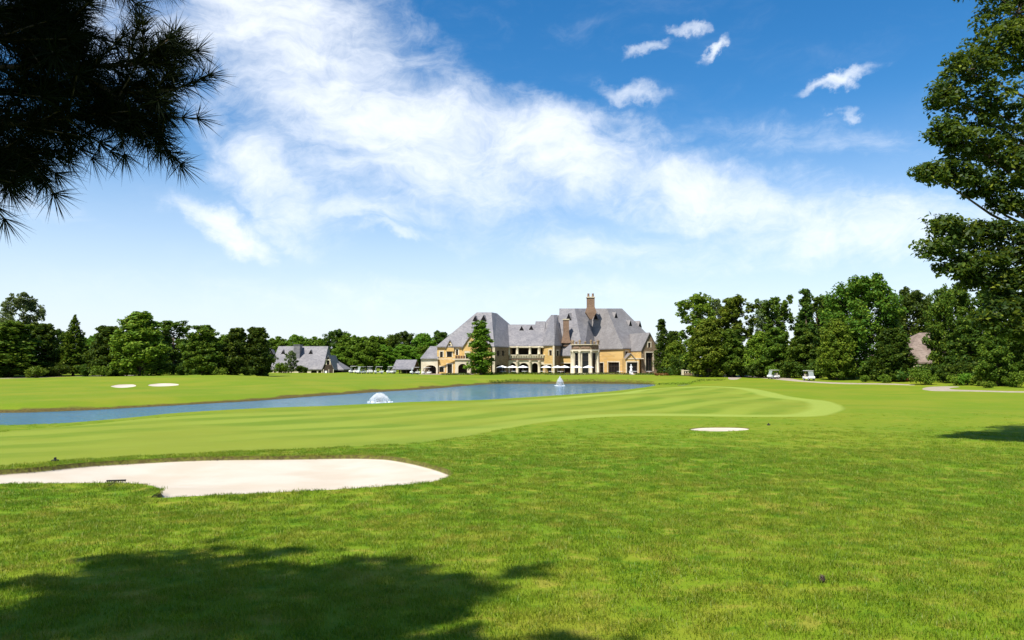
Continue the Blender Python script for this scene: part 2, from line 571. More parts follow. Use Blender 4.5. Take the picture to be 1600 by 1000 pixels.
def turf(name, fair=False):
    m, t, b = material(name)
    geo = t.n('NewGeometry')
    pos = geo.outputs['Position']
    sp = t.n('SeparateXYZ', ins={0: pos})
    big = t.noise(pos, .10, 4, .55)
    med = t.noise(pos, .75, 5, .6)
    fine = t.noise(pos, 5.5, 6, .7)
    vfine = t.noise(pos, 34., 4, .7)
    # near turf is longer and deeper green; the lawns round the clubhouse are cut shorter and paler
    if fair:
        rot = t.n('Mapping', ins={'Vector': pos, 'Rotation': (0, 0, rad(33)), 'Scale': (1, 1, 1)}).outputs[0]
        rx = t.n('SeparateXYZ', ins={0: rot}).outputs[0]
        rx = t.math('ADD', rx, t.math('MULTIPLY', t.noise(pos, .05, 2, .5), 5.0))
        st = t.math('SINE', t.math('MULTIPLY', rx, 2 * math.pi / 5.6))
        st = t.ramp(st, -.75, .75)
        c1 = t.mix(st, (.112, .172, .012), (.196, .242, .028))
        c1 = t.mix(t.ramp(big, .38, .66), c1, (.172, .202, .020))
        c1 = t.mix(t.ramp(med, .50, .78, 0, .5), c1, (.205, .225, .030))
        rim = t.n('Attribute', attribute_name='rim').outputs['Fac']
        near_rim = t.math('MULTIPLY', t.ramp(rim, 3.4, 2.2), t.ramp(rim, .0, .5))
        side = t.ramp(sp.outputs[0], -8, 10)
        c1 = t.mix(t.math('MULTIPLY', t.math('MULTIPLY', near_rim, side), .8), c1, (.250, .305, .055))
        col = t.mix(t.ramp(fine, .3, .75, .0, .35), c1, (.130, .190, .016))
    else:
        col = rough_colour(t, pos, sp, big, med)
        col = t.mix(t.ramp(fine, .50, .80, 0, .45), col, (.070, .130, .006))
        bank = t.ramp(t.math('ADD', t.n('Attribute', attribute_name='rim').outputs['Fac'], t.math('MULTIPLY_ADD', med, .5, -.25)), .30, .62)             # bare earth along the far water's edge
        col = t.mix(bank, col, t.mix(t.ramp(fine, .4, .65), (.060, .042, .016), (.13, .105, .024)))
    t.link(col, b.inputs['Base Color'])
    b.inputs['Roughness'].default_value = .9
    b.inputs['Specular IOR Level'].default_value = .08
    h = t.math('ADD', t.math('MULTIPLY', fine, .5), t.math('MULTIPLY', vfine, .3))
    bp = t.n('Bump', ins={'Strength': .55 if not fair else .25, 'Distance': .05, 'Height': h})
    t.link(bp.outputs[0], b.inputs['Normal'])
    return m


def sand_mat():
    m, t, b = material('bunker_sand')
    pos = t.n('NewGeometry').outputs['Position']
    n1_ = t.noise(pos, .5, 4, .5)
    n2_ = t.noise(pos, 9, 6, .7)
    st = t.n('Mapping', ins={'Vector': pos, 'Scale': (1.2, 12, 1)}).outputs[0]
    rake = t.noise(st, 1.6, 3, .5)
    col = t.mix(t.ramp(n1_, .35, .65), (.43, .365, .285), (.475, .42, .345))
    col = t.mix(t.ramp(n2_, .5, .8, 0, .3), col, (.42, .36, .28))
    rim = t.n('Attribute', attribute_name='rim').outputs['Fac']      # the cut edge of the turf is bare earth
    col = t.mix(t.ramp(rim, .065, .045), col, t.mix(t.ramp(n2_, .4, .6), (.075, .060, .020), (.12, .12, .022)))
    t.link(col, b.inputs['Base Color'])
    b.inputs['Roughness'].default_value = 1.0
    bp = t.n('Bump', ins={'Strength': .4, 'Distance': .02, 'Height': t.math('ADD', n2_, rake)})
    t.link(bp.outputs[0], b.inputs['Normal'])
    return m


TURF, FAIR, SAND = turf('rough_turf'), turf('fairway_turf', True), sand_mat()
PAVE = mottled('pale_path_concrete', (.27, .225, .17), (.34, .285, .22), 1.5, .95)
BED = mottled('lake_bed_mud', (.05, .06, .04), (.08, .08, .05), .4)
ground_part('ground', lab == -1, TURF, label='mown green rough of the golf course rolling away to the trees', edge=BANK)
ground_part('fairway', lab == 9, FAIR, label='striped pale green fairway between the big bunker and the lake', edge=FEDGE)
ground_part('lake_bed', (lab == 0) | (lab == 1), BED)
ground_part('sand_bunker', lab == 2, SAND, label='big pale sand bunker with a grassy tongue in front', edge=BEDGE)
ground_part('sand_bunker', lab == 3, SAND, label='small sliver of sand bunker beside the tip of the fairway', edge=BEDGE)
ground_part('sand_bunker', lab == 4, SAND, label='small bunker beyond the lake nearer the edge of the picture', edge=BEDGE)
ground_part('sand_bunker', lab == 5, SAND, label='small bunker beyond the lake nearer the clubhouse', edge=BEDGE)
ground_part('path', lab == 6, PAVE, label='pale curving cart path below the shrub bed')
ground_part('path', lab == 7, PAVE, label='pale cart path winding past the parked cart to the clubhouse')
ground_part('path', lab == 8, PAVE, label='thin pale cart path along the foot of the tree row beyond the lake')

# ------------------------------------------------------------------ water


def water_mat():
    m, t, b = material('lake_water')
    pos = t.n('NewGeometry').outputs['Position']
    b.inputs['Base Color'].default_value = (.020, .125, .215, 1)
    b.inputs['Roughness'].default_value = .08
    b.inputs['IOR'].default_value = 1.33
    b.inputs['Specular IOR Level'].default_value = .5
    v = t.n('Mapping', ins={'Vector': pos, 'Rotation': (0, 0, .5), 'Scale': (1, 1.7, 1)}).outputs[0]
    w = t.math('ADD', t.noise(v, 1.8, 3, .6), t.math('MULTIPLY', t.noise(v, .35, 3, .5), 1.6))
    # breeze comes and goes, so some reaches are rougher than others
    gust = t.ramp(t.noise(pos, .05, 3, .5), .35, .65, .55, 1.0)
    bp = t.n('Bump', ins={'Strength': gust, 'Distance': .13, 'Height': w})
    t.link(bp.outputs[0], b.inputs['Normal'])
    return m


WATER = water_mat()


def water_sheet(name, poly, label):
    poly = np.asarray(poly)
    # reach a little under the banks
    c = poly
    t = np.roll(c, -1, 0) - np.roll(c, 1, 0)
    nrm = np.stack([-t[:, 1], t[:, 0]], 1)
    nrm /= np.linalg.norm(nrm, axis=1)[:, None] + 1e-9
    q = c + nrm * .02
    _, ii = seg_dist(q, c)
    q = np.where(ii[:, None], c - nrm * .3, c + nrm * .3)
    r = geometry.delaunay_2d_cdt([Vector(p) for p in q], [(i, (i + 1) % len(q)) for i in range(len(q))], [], 1, 1e-4, False)
    me = bpy.data.meshes.new(name)
    me.from_pydata([(p.x, p.y, 0.0) for p in r[0]], [], [f for f in r[2]])
    o = link(name, me, WATER)
    return tag(o, label, None, None, 'structure')


water_sheet('lake_water', LAKE, 'long blue lake lying between the fairway and the clubhouse')
water_sheet('pond_water', POND, 'small glint of water in the hollow past the end of the lake')

# ================================================================== trees
BARK = mottled('bark', (.075, .055, .038), (.13, .10, .075), 3.0, .95, .05, stretch=(1, 1, .25), bump=.03)
BARK_PALE = mottled('pale_bark', (.20, .16, .12), (.32, .27, .21), 3.0, .95, .05, stretch=(1, 1, .25))
LEAF = {
    'dark': leaf_mat('leaf_dark', (.024, .054, .006), (.048, .092, .009), (.150, .195, .018)),
    'mid': leaf_mat('leaf_mid', (.040, .086, .008), (.078, .138, .011), (.205, .255, .024)),
    'light': leaf_mat('leaf_light', (.072, .150, .010), (.110, .205, .014), (.200, .280, .026)),
    'yellow': leaf_mat('leaf_yellow', (.072, .128, .010), (.125, .182, .013), (.270, .300, .028)),
    'pale': leaf_mat('leaf_pale', (.082, .122, .040), (.120, .165, .056), (.21, .25, .11)),
    'rust': leaf_mat('leaf_rust', (.20, .085, .03), (.30, .14, .05), (.40, .20, .09)),
}


def leaf_quads(C, N, S, rng, aspect=.62, fold=0.0):
    """one folded diamond per leaf: centres, facing, sizes"""
    n = len(C)
    N = N / (np.linalg.norm(N, axis=1)[:, None] + 1e-9)
    r = rng.normal(size=(n, 3))
    A = np.cross(N, r)
    A /= np.linalg.norm(A, axis=1)[:, None] + 1e-9
    B = np.cross(N, A)
    s = S[:, None]
    V = np.stack([C - A * s, C - B * s * aspect + N * s * fold, C + A * s, C + B * s * aspect + N * s * fold], 1).reshape(-1, 3)
    return V


def leaf_mesh(name, C, N, S, tint, rng, aspect=.62, fold=.18):
    V = leaf_quads(C, N, S, rng, aspect, fold)
    k = np.arange(len(C)) * 4
    me = np_mesh(name, V, np.stack([k, k + 1, k + 2, k + 3], 1), 4)
    a = me.attributes.new('tint', 'FLOAT', 'POINT')
    a.data.foreach_set('value', np.repeat(tint, 4).astype(np.float32))
    return me


def lobe_leaves(lobes, per, size, rng, flat_=.95, sub=12, subr=.5):
    """lobes (x,y,z,r): each is broken into sub clumps, each clump into leaves"""
    Cs, Ns, Ss, Ts = [], [], [], []
    for (x, y, z, r) in lobes:
        k = max(4, int(sub))
        u = rng.normal(size=(k, 3)); u /= np.linalg.norm(u, axis=1)[:, None]
        u[:, 2] = u[:, 2] * .9 + .12
        rr = r * rng.uniform(.45, 1.0, (k, 1))
        c = np.array([x, y, z]) + u * rr * np.array([1, 1, flat_])
        cr = r * subr * rng.uniform(.6, 1.25, k)
        m = max(6, int(per / k))
        for j in range(k):
            mm = int(m * (cr[j] / (r * subr)) ** 1.6) + 3
            v = rng.normal(size=(mm, 3)); v /= np.linalg.norm(v, axis=1)[:, None]
            q = c[j] + v * (cr[j] * rng.uniform(.25, 1.0, (mm, 1)) ** .6) * np.array([1.05, 1.05, .92])
            Cs.append(q)
            nn = v * .7 + rng.normal(size=(mm, 3)) * .65 + np.array([0, 0, .45])
            Ns.append(nn)
            Ss.append(size * rng.uniform(.6, 1.3, mm))
            top = (q[:, 2] - (z - r)) / (2 * r)
            Ts.append(np.clip(rng.uniform(0, 1, mm) * .9 + .12 * (rng.uniform() - .3), 0, 1))
    return np.concatenate(Cs), np.concatenate(Ns), np.concatenate(Ss), np.concatenate(Ts)


def limb_path(a, b, rng, sag=.12, n=5):
    a, b = Vector(a), Vector(b)
    L = (b - a).length
    out = []
    for i in range(n + 1):
        t = i / n
        p = a.lerp(b, t)
        j = math.sin(math.pi * t) * L * .05
        p += Vector((rng.uniform(-j, j), rng.uniform(-j, j), math.sin(math.pi * t) * L * sag * .5 + rng.uniform(-j, j) * .5))
        out.append(p)
    return out


PROTO = {}


def crown_lobes(shape, H, R, rng):
    """lobes of one kind of tree, H high, R crown radius"""
    L = []

    def shell(n, zb, prof, rmin, rmax, kmin, kmax):
        for i in range(n):
            t = (i + rng.uniform(0, 1)) / n
            z = zb + (H - zb) * t
            e = prof(t)
            a = i * 2.4 + rng.uniform(-.5, .5)
            r = R * e * rng.uniform(rmin, rmax)
            L.append((r * math.cos(a), r * math.sin(a), z, R * rng.uniform(kmin, kmax) * (.55 + .45 * e)))

    if shape == 'round':
        shell(36, H * .06, lambda t: (1 - t) ** .5 * min(1, .62 + t * 1.6) + .06, .45, .82, .30, .44)
        L += [(0, 0, H * .30, R * .6), (0, 0, H * .5, R * .6), (0, 0, H * .7, R * .42), (.05 * R, 0, H * .94, R * .16)]
    elif shape == 'broad':
        shell(42, H * .12, lambda t: max(.2, math.sin(math.pi * min(.95, t * .70 + .22)) ** .65), .5, .9, .22, .38)
        L += [(0, 0, H * .35, R * .5), (0, 0, H * .55, R * .55), (0, 0, H * .75, R * .42), (.1 * R, 0, H * .93, R * .24)]
    elif shape == 'airy':
        shell(38, H * .08, lambda t: .5 + .5 * math.sin(math.pi * (t * .9 + .02)), .25, .95, .18, .32)
        L += [(R * .1, 0, H * .95, R * .22), (-R * .35, R * .1, H * .88, R * .22), (R * .45, -R * .2, H * .83, R * .26), (0, 0, H * .4, R * .4)]
    elif shape == 'column':
        shell(34, H * .04, lambda t: (1 - t) ** .6 * min(1, .6 + t * 2.5) + .05, .2, .66, .34, .52)
        L += [(0, 0, H * .96, R * .10)]
    elif shape == 'bush':
        for i in range(11):
            a = i * 2.4 + rng.uniform(-.4, .4)
            r = R * rng.uniform(.2, .7)
            L.append((r * math.cos(a), r * math.sin(a), H * rng.uniform(.25, .68), min(R, H) * rng.uniform(.28, .42)))
    return L


def make_proto(key, shape, H, R, leaf, size, per, seed, trunk_r=None, flat_=.95, subr=.5, bark=None, sub=12):
    rng = np.random.default_rng(seed)
    tb = MB()
    tr = trunk_r or H * .017
    bark = bark or BARK
    if shape == 'conifer':
        tb.tube([(0, 0, -.3), (.05, 0, H * .4), (0, .05, H * .97)], [tr, tr * .6, tr * .1], 7)
        Cs, Ns, Ss, Ts = [], [], [], []
        tiers = 24
        for i in range(tiers):
            t = i / (tiers - 1)
            z = H * (.10 + .87 * t)
            rr = R * (1 - t) ** .8 * rng.uniform(.82, 1.1) + .15
            nb = int(10 - 5 * t)
            for j in range(nb):
                a = 2 * math.pi * (j + rng.uniform(-.3, .3)) / nb + i * .7
                ln = rr * rng.uniform(.75, 1.12)
                tb.tube([(0, 0, z), (ln * .9 * math.cos(a), ln * .9 * math.sin(a), z - ln * .10)], [tr * .22 * (1 - t) + .01, .008], 4, False)
                m = int(per * (ln / R + .1))
                u = rng.uniform(.12, 1, m) ** .7
                w = (1.05 - u) * ln * .34
                off = rng.normal(size=m) * w * .9
                q = np.stack([u * ln * math.cos(a) - off * math.sin(a), u * ln * math.sin(a) + off * math.cos(a), z - u * u * ln * .16 - np.abs(off) * .2 + rng.normal(size=m) * .22], 1)
                Cs.append(q)
                Ns.append(np.array([0, 0, 1]) + rng.normal(size=(m, 3)) * .5)
                Ss.append(size * rng.uniform(.6, 1.25, m)); Ts.append(rng.uniform(0, 1, m))
        C, N, S, T = map(np.concatenate, (Cs, Ns, Ss, Ts))
    else:
        L = crown_lobes(shape, H, R, rng)
        if shape == 'bush':
            for j in range(4):
                l = L[j]
                tb.tube([(l[0] * .15, l[1] * .15, -.1), (l[0] * .8, l[1] * .8, l[2])], [.05, .015], 5)
        else:
            lean = (rng.uniform(-.02, .02) * H, rng.uniform(-.02, .02) * H)
            tb.tube([(0, 0, -.3), (0, 0, .3), (lean[0], lean[1], H * .45), (lean[0] * .5, lean[1] * .5, H * .88)], [tr * 1.35, tr, tr * .68, tr * .14], 9)
            for (x, y, z, r) in L:
                z0 = max(H * .12, z - math.hypot(x, y) * .75 - r * .3)
                f = min(1, z0 / (H * .45))
                tb.tube(limb_path((lean[0] * f, lean[1] * f, z0), (x, y, z), rng, n=4), [tr * .34, tr * .28, tr * .2, tr * .12, tr * .05], 5, False)
        C, N, S, T = lobe_leaves(L, per, size, rng, flat_, subr=subr, sub=sub)
        ok = C[:, 2] > .05
        C, N, S, T = C[ok], N[ok], S[ok], T[ok]
    root = empty('prototype')
    tm = tb.mesh('trunk', True); tm.materials.append(bark)
    cm = leaf_mesh('crown', C, N, S, T, rng); cm.materials.append(LEAF[leaf])
    top = float(np.quantile(C[:, 2] + 0 * S, .998))
    wid = float(np.quantile(np.hypot(C[:, 0], C[:, 1]), .97))
    bpy.data.objects.remove(root)
    PROTO[key] = (tm, cm, top, wid)


make_proto('round1', 'round', 15, 4.6, 'dark', .27, 520, 1)
make_proto('round2', 'round', 15, 4.2, 'mid', .27, 520, 2)
make_proto('round3', 'round', 15, 4.8, 'yellow', .27, 520, 3)
make_proto('broad1', 'broad', 21, 7.5, 'mid', .31, 620, 4)
make_proto('broad2', 'broad', 20, 6.8, 'dark', .33, 520, 5)
make_proto('broad3', 'broad', 17, 7.0, 'light', .36, 480, 6)
make_proto('broad4', 'broad', 17, 6.4, 'light', .36, 480, 16)
make_proto('airy1', 'airy', 21, 5.0, 'yellow', .27, 420, 7, flat_=1.3, bark=BARK)
make_proto('airy2', 'airy', 21, 4.6, 'mid', .26, 400, 8, flat_=1.5)
make_proto('airy3', 'airy', 20, 5.2, 'pale', .24, 380, 9, flat_=1.5)
make_proto('conifer1', 'conifer', 17, 3.9, 'mid', .27, 110, 10)
make_proto('column1', 'column', 16, 3.2, 'light', .22, 300, 11)
make_proto('column2', 'column', 19, 3.0, 'dark', .23, 300, 12)
make_proto('young', 'airy', 6, 2.0, 'pale', .13, 170, 13)
make_proto('bush_dark', 'bush', 2.2, 1.6, 'dark', .11, 240, 14)
make_proto('bush_light', 'bush', 1.8, 1.5, 'light', .10, 240, 15)
make_proto('bush_yellow', 'bush', 1.5, 1.3, 'yellow', .09, 240, 17)
make_proto('bush_red', 'bush', .7, 1.4, 'rust', .07, 220, 18)


def plant(key, px, Y, top_py=None, width_px=None, name='tree', label='', cat='tree', group=None, h=None, rot=None):
    """stand a tree on the ground under pixel column px at depth Y, as high as the row top_py asks"""
    tm, cm, top, wid = PROTO[key]
    x = (px - 800) / F * Y
    z = hz(x, Y)
    if h is None:
        h = EYE + (HOR - top_py) / F * Y - z
    s = h / top
    sx = s if width_px is None else (width_px / F * Y / 2) / wid
    o = empty(name, (x, Y, z), rot if rot is not None else random.uniform(0, 6.28))
    o.scale = (sx, sx, s)
    t = link('trunk', tm, None, o)
    c = link('crown', cm, None, o)
    return tag(o, label, cat, group)


random.seed(5)
G_L, G_M, G_R = 'trees in the row beyond the lake', 'trees of the wood behind the clubhouse', 'tall trees behind the cart path'
LEFT_ROW = [
    ('round2', -38, 186, 488, 105, 'leafy green tree cut off by the edge, in the row beyond the lake'),
    ('airy3', 34, 206, 459, 74, 'tall pale grey-green tree, highest of the row beyond the lake'),
    ('round2', 14, 180, 503, 92, 'full green tree in front of the tall pale tree'),
    ('round1', 66, 190, 506, 62, 'dark tree between the tall pale tree and the pointed conifer'),
    ('conifer1', 116, 192, 494, 62, 'pointed conifer with layered branches in the row beyond the lake'),
    ('round1', 171, 188, 510, 58, 'low dark round tree just past the pointed conifer'),
    ('round3', 219, 186, 488, 82, 'large yellow-green tree, broadest of the row beyond the lake'),
    ('airy2', 272, 204, 501, 62, 'open-topped dark tree behind two fuller ones in the row'),
    ('round2', 318, 182, 509, 62, 'round tree with a shadow at its foot, near the slate-roofed house'),
    ('round1', 370, 186, 513, 52, 'first of two twin dark trees beside the slate-roofed house'),
    ('round1', 403, 188, 512, 48, 'second of two twin dark trees, touching the slate-roofed house'),
    ('broad2', 92, 228, 516, 46, 'dark tree showing behind the pointed conifer'),
    ('broad4', 144, 230, 523, 46, 'paler tree in the gap past the pointed conifer'),
    ('broad4', 250, 232, 522, 50, 'tree in the gap past the large yellow-green tree'),
    ('broad4', 344, 230, 524, 56, 'bright tree in the gap before the twin dark trees'),
    ('broad2', -10, 232, 500, 90, 'dark tree filling the back of the row at the picture edge'),
    ('broad2', 196, 234, 527, 50, 'dark tree at the back between the low round and yellow-green trees'),
    ('broad2', 296, 234, 528, 46, 'dark tree at the back between open-topped and round trees'),
]
for k, px, Y, top, w, lb in LEFT_ROW:
    plant(k, px, Y, top, w, 'tree' if k != 'conifer1' else 'conifer', lb, 'tree', G_L)
MID = [
    ('broad4', 432, 296, 527, 52, 'tree above the slate-roofed house, at its end nearest the tree row'),
    ('broad3', 466, 292, 524, 50, 'tree rising straight behind the chimney-like step of the slate-roofed house'),
    ('broad4', 494, 298, 527, 46, 'tree above the gable end of the slate-roofed house'),
    ('broad2', 526, 290, 516, 46, 'darker crown, highest of the wood between the two buildings'),
    ('broad4', 548, 286, 522, 50, 'tree just past the darker highest crown of the wood'),
    ('broad3', 580, 292, 526, 54, 'rounded tree in the middle of the wood between the buildings'),
    ('broad4', 608, 296, 524, 44, 'tree over the near end of the open shelter roof'),
    ('broad2', 630, 290, 519, 48, 'dark-topped tree above the open shelter'),
    ('broad3', 662, 288, 522, 50, 'tree between the open shelter and the clubhouse roof'),
    ('broad2', 690, 294, 518, 44, 'dark tree touching the clubhouse roof slope'),
    ('broad3', 544, 262, 541, 54, 'low bright tree directly past the slate-roofed house gable'),
    ('broad3', 574, 258, 536, 56, 'bright tree standing behind the parked golf carts'),
    ('broad4', 603, 260, 540, 46, 'bright tree between the golf carts and the shelter'),
    ('broad3', 634, 264, 539, 56, 'bright tree right behind the shelter roof'),
    ('broad4', 662, 266, 540, 40, 'bright tree squeezed between shelter and clubhouse arch'),
]
for k, px, Y, top, w, lb in MID:
    plant(k, px, Y, top, w, 'tree', lb, 'tree', G_M)
plant('column1', 752, 205, 502, 45, 'tree', 'narrow bright green tree standing in front of the clubhouse', 'tree')
RIGHT = [
    ('column2', 1034, 213, 499, 26, 'slim dark tree touching the end gable of the clubhouse'),
    ('round1', 1052, 222, 518, 42, 'dark tree behind the slim one at the clubhouse end'),
    ('round3', 1056, 206, 533, 40, 'low yellow-green tree against the end of the clubhouse'),
    ('airy1', 1090, 188, 459, 62, 'first tall open yellow-green tree past the clubhouse'),
    ('airy1', 1146, 186, 463, 66, 'second tall open yellow-green tree past the clubhouse'),
    ('airy3', 1116, 204, 468, 50, 'thin pale tree between the two tall open yellow-green trees'),
    ('round3', 1106, 180, 501, 62, 'rounded tree below the two tall open trees'),
    ('round2', 1143, 178, 515, 50, 'low green tree below the second tall open tree'),
    ('airy3', 1196, 190, 468, 56, 'silvery open tree over the white cart on the path'),
    ('airy2', 1216, 186, 463, 50, 'upright green tree just past the silvery open tree'),
    ('round3', 1188, 172, 519, 50, 'low yellowish tree under the silvery open tree'),
    ('round2', 1213, 168, 513, 52, 'mid green rounded tree above the white cart on the path'),
    ('column2', 1260, 180, 452, 34, 'dark spire-topped tree, behind the parked cart'),
    ('airy2', 1278, 184, 464, 52, 'open green tree beside the dark spire-topped tree'),
    ('round2', 1254, 164, 514, 50, 'low dense tree behind the parked cart'),
    ('broad2', 1300, 196, 466, 60, 'dark tree in the gap before the largest tree'),
    ('broad1', 1352, 152, 431, 122, 'largest broad green tree of the bank behind the path'),
    ('round3', 1306, 146, 499, 56, 'yellow-green tree with drooping boughs at the foot of the largest tree'),
    ('broad2', 1428, 172, 452, 72, 'dark tree behind the shoulder of the largest tree'),
    ('broad1', 1490, 140, 444, 80, 'broad green tree between the largest tree and the near crown'),
    ('round1', 1392, 136, 514, 60, 'dark low tree beneath the largest tree'),
    ('round1', 1512, 128, 500, 64, 'dark dense tree above the shrub bed'),
    ('broad2', 1560, 132, 452, 96, 'dark tree behind the near crown at the picture edge'),
    ('round2', 1556, 112, 512, 50, 'shaded tree below the near crown'),
    ('broad2', 1640, 120, 462, 110, 'dark tree mostly beyond the picture edge below the near crown'),
]
for k, px, Y, top, w, lb in RIGHT:
    plant(k, px, Y, top, w, 'tree', lb, 'tree', G_R)

# ================================================================== buildings


def slate_mat(name, a, b_, c):
    m, t, b = material(name)
    pos = t.n('NewGeometry').outputs['Position']
    n1_ = t.noise(pos, .35, 5, .6)
    v = t.n('Mapping', ins={'Vector': pos, 'Scale': (2.2, 2.2, 4.5)}).outputs[0]
    vor = t.n('TexVoronoi', ins={'Vector': v, 'Scale': 1.0})
    col = t.mix(t.ramp(n1_, .35, .65), a, b_)
    col = t.mix(t.ramp(t.n('SeparateColor', ins={0: vor.outputs['Color']}).outputs[0], .3, 1.0, 0, .6), col, c)
    t.link(col, b.inputs['Base Color'])
    b.inputs['Roughness'].default_value = .62
    b.inputs['Specular IOR Level'].default_value = .3
    crs = t.math('FRACT', t.math('MULTIPLY', t.n('SeparateXYZ', ins={0: pos}).outputs[2], 3.6))
    bp = t.n('Bump', ins={'Strength': .5, 'Distance': .03, 'Height': t.math('ADD', crs, vor.outputs['Distance'])})
    t.link(bp.outputs[0], b.inputs['Normal'])
    return m


def masonry(name, a, b_, mortar, sx=2.0, sz=4.0):
    m, t, b = material(name)
    pos = t.n('NewGeometry').outputs['Position']
    sp = t.n('SeparateXYZ', ins={0: pos})
    v = t.n('CombineXYZ', ins={0: t.math('MULTIPLY', t.math('ADD', sp.outputs[0], t.math('MULTIPLY', sp.outputs[1], .8)), sx), 1: t.math('MULTIPLY', sp.outputs[2], sz), 2: 0.0}).outputs[0]
    vor = t.n('TexVoronoi', ins={'Vector': v, 'Scale': 1.0})
    ed = t.n('TexVoronoi', feature='DISTANCE_TO_EDGE', ins={'Vector': v, 'Scale': 1.0}).outputs['Distance']
    r = t.n('SeparateColor', ins={0: vor.outputs['Color']}).outputs[0]
    col = t.mix(r, a, b_)
    col = t.mix(t.ramp(t.noise(pos, .25, 4, .6), .4, .7, 0, .45), col, a)
    col = t.mix(t.ramp(ed, .09, .02, 0, .8), col, mortar)
    t.link(col, b.inputs['Base Color'])
    bp = t.n('Bump', ins={'Strength': .5, 'Distance': .04, 'Height': ed})
    t.link(bp.outputs[0], b.inputs['Normal'])
    return m


SLATE = slate_mat('grey_slate', (.165, .158, .165), (.215, .203, .205), (.105, .102, .112))
SLATE_W = slate_mat('warm_slate', (.18, .165, .16), (.22, .205, .20), (.13, .12, .12))
SHINGLE = slate_mat('brown_shingle', (.17, .125, .095), (.23, .18, .145), (.12, .09, .07))
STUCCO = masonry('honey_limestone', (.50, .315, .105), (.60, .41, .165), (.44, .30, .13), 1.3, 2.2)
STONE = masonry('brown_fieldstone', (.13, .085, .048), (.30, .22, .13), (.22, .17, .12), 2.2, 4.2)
CREAM = mottled('cream_stone', (.50, .43, .31), (.60, .53, .40), .8, .85)
BRICK = masonry('brown_chimney_stone', (.16, .095, .06), (.27, .17, .115), (.20, .15, .11), 2.8, 5.0)
TIMBER = mottled('dark_timber', (.035, .025, .018), (.07, .05, .035), 1.2, .8)
RAIL = mottled('brown_rail', (.10, .05, .03), (.15, .08, .05), 2.0, .7)
GLASS, _t, _b = material('dark_window_glass')
_b.inputs['Base Color'].default_value = (.012, .012, .014, 1)
_b.inputs['Roughness'].default_value = .12
_b.inputs['Specular IOR Level'].default_value = .35
LOUVRE = mottled('black_louvre', (.006, .006, .007), (.012, .011, .011), 2.0, .9)
SHADE = mottled('dim_interior', (.014, .011, .009), (.028, .021, .016), .6, .9)  # shade inside the open porches is put into this colour


def Q(px, Y):
    return Vector((at(px, 560, Y).x, Y))


def zpy(py, Y):
    return at(800, py, Y).z


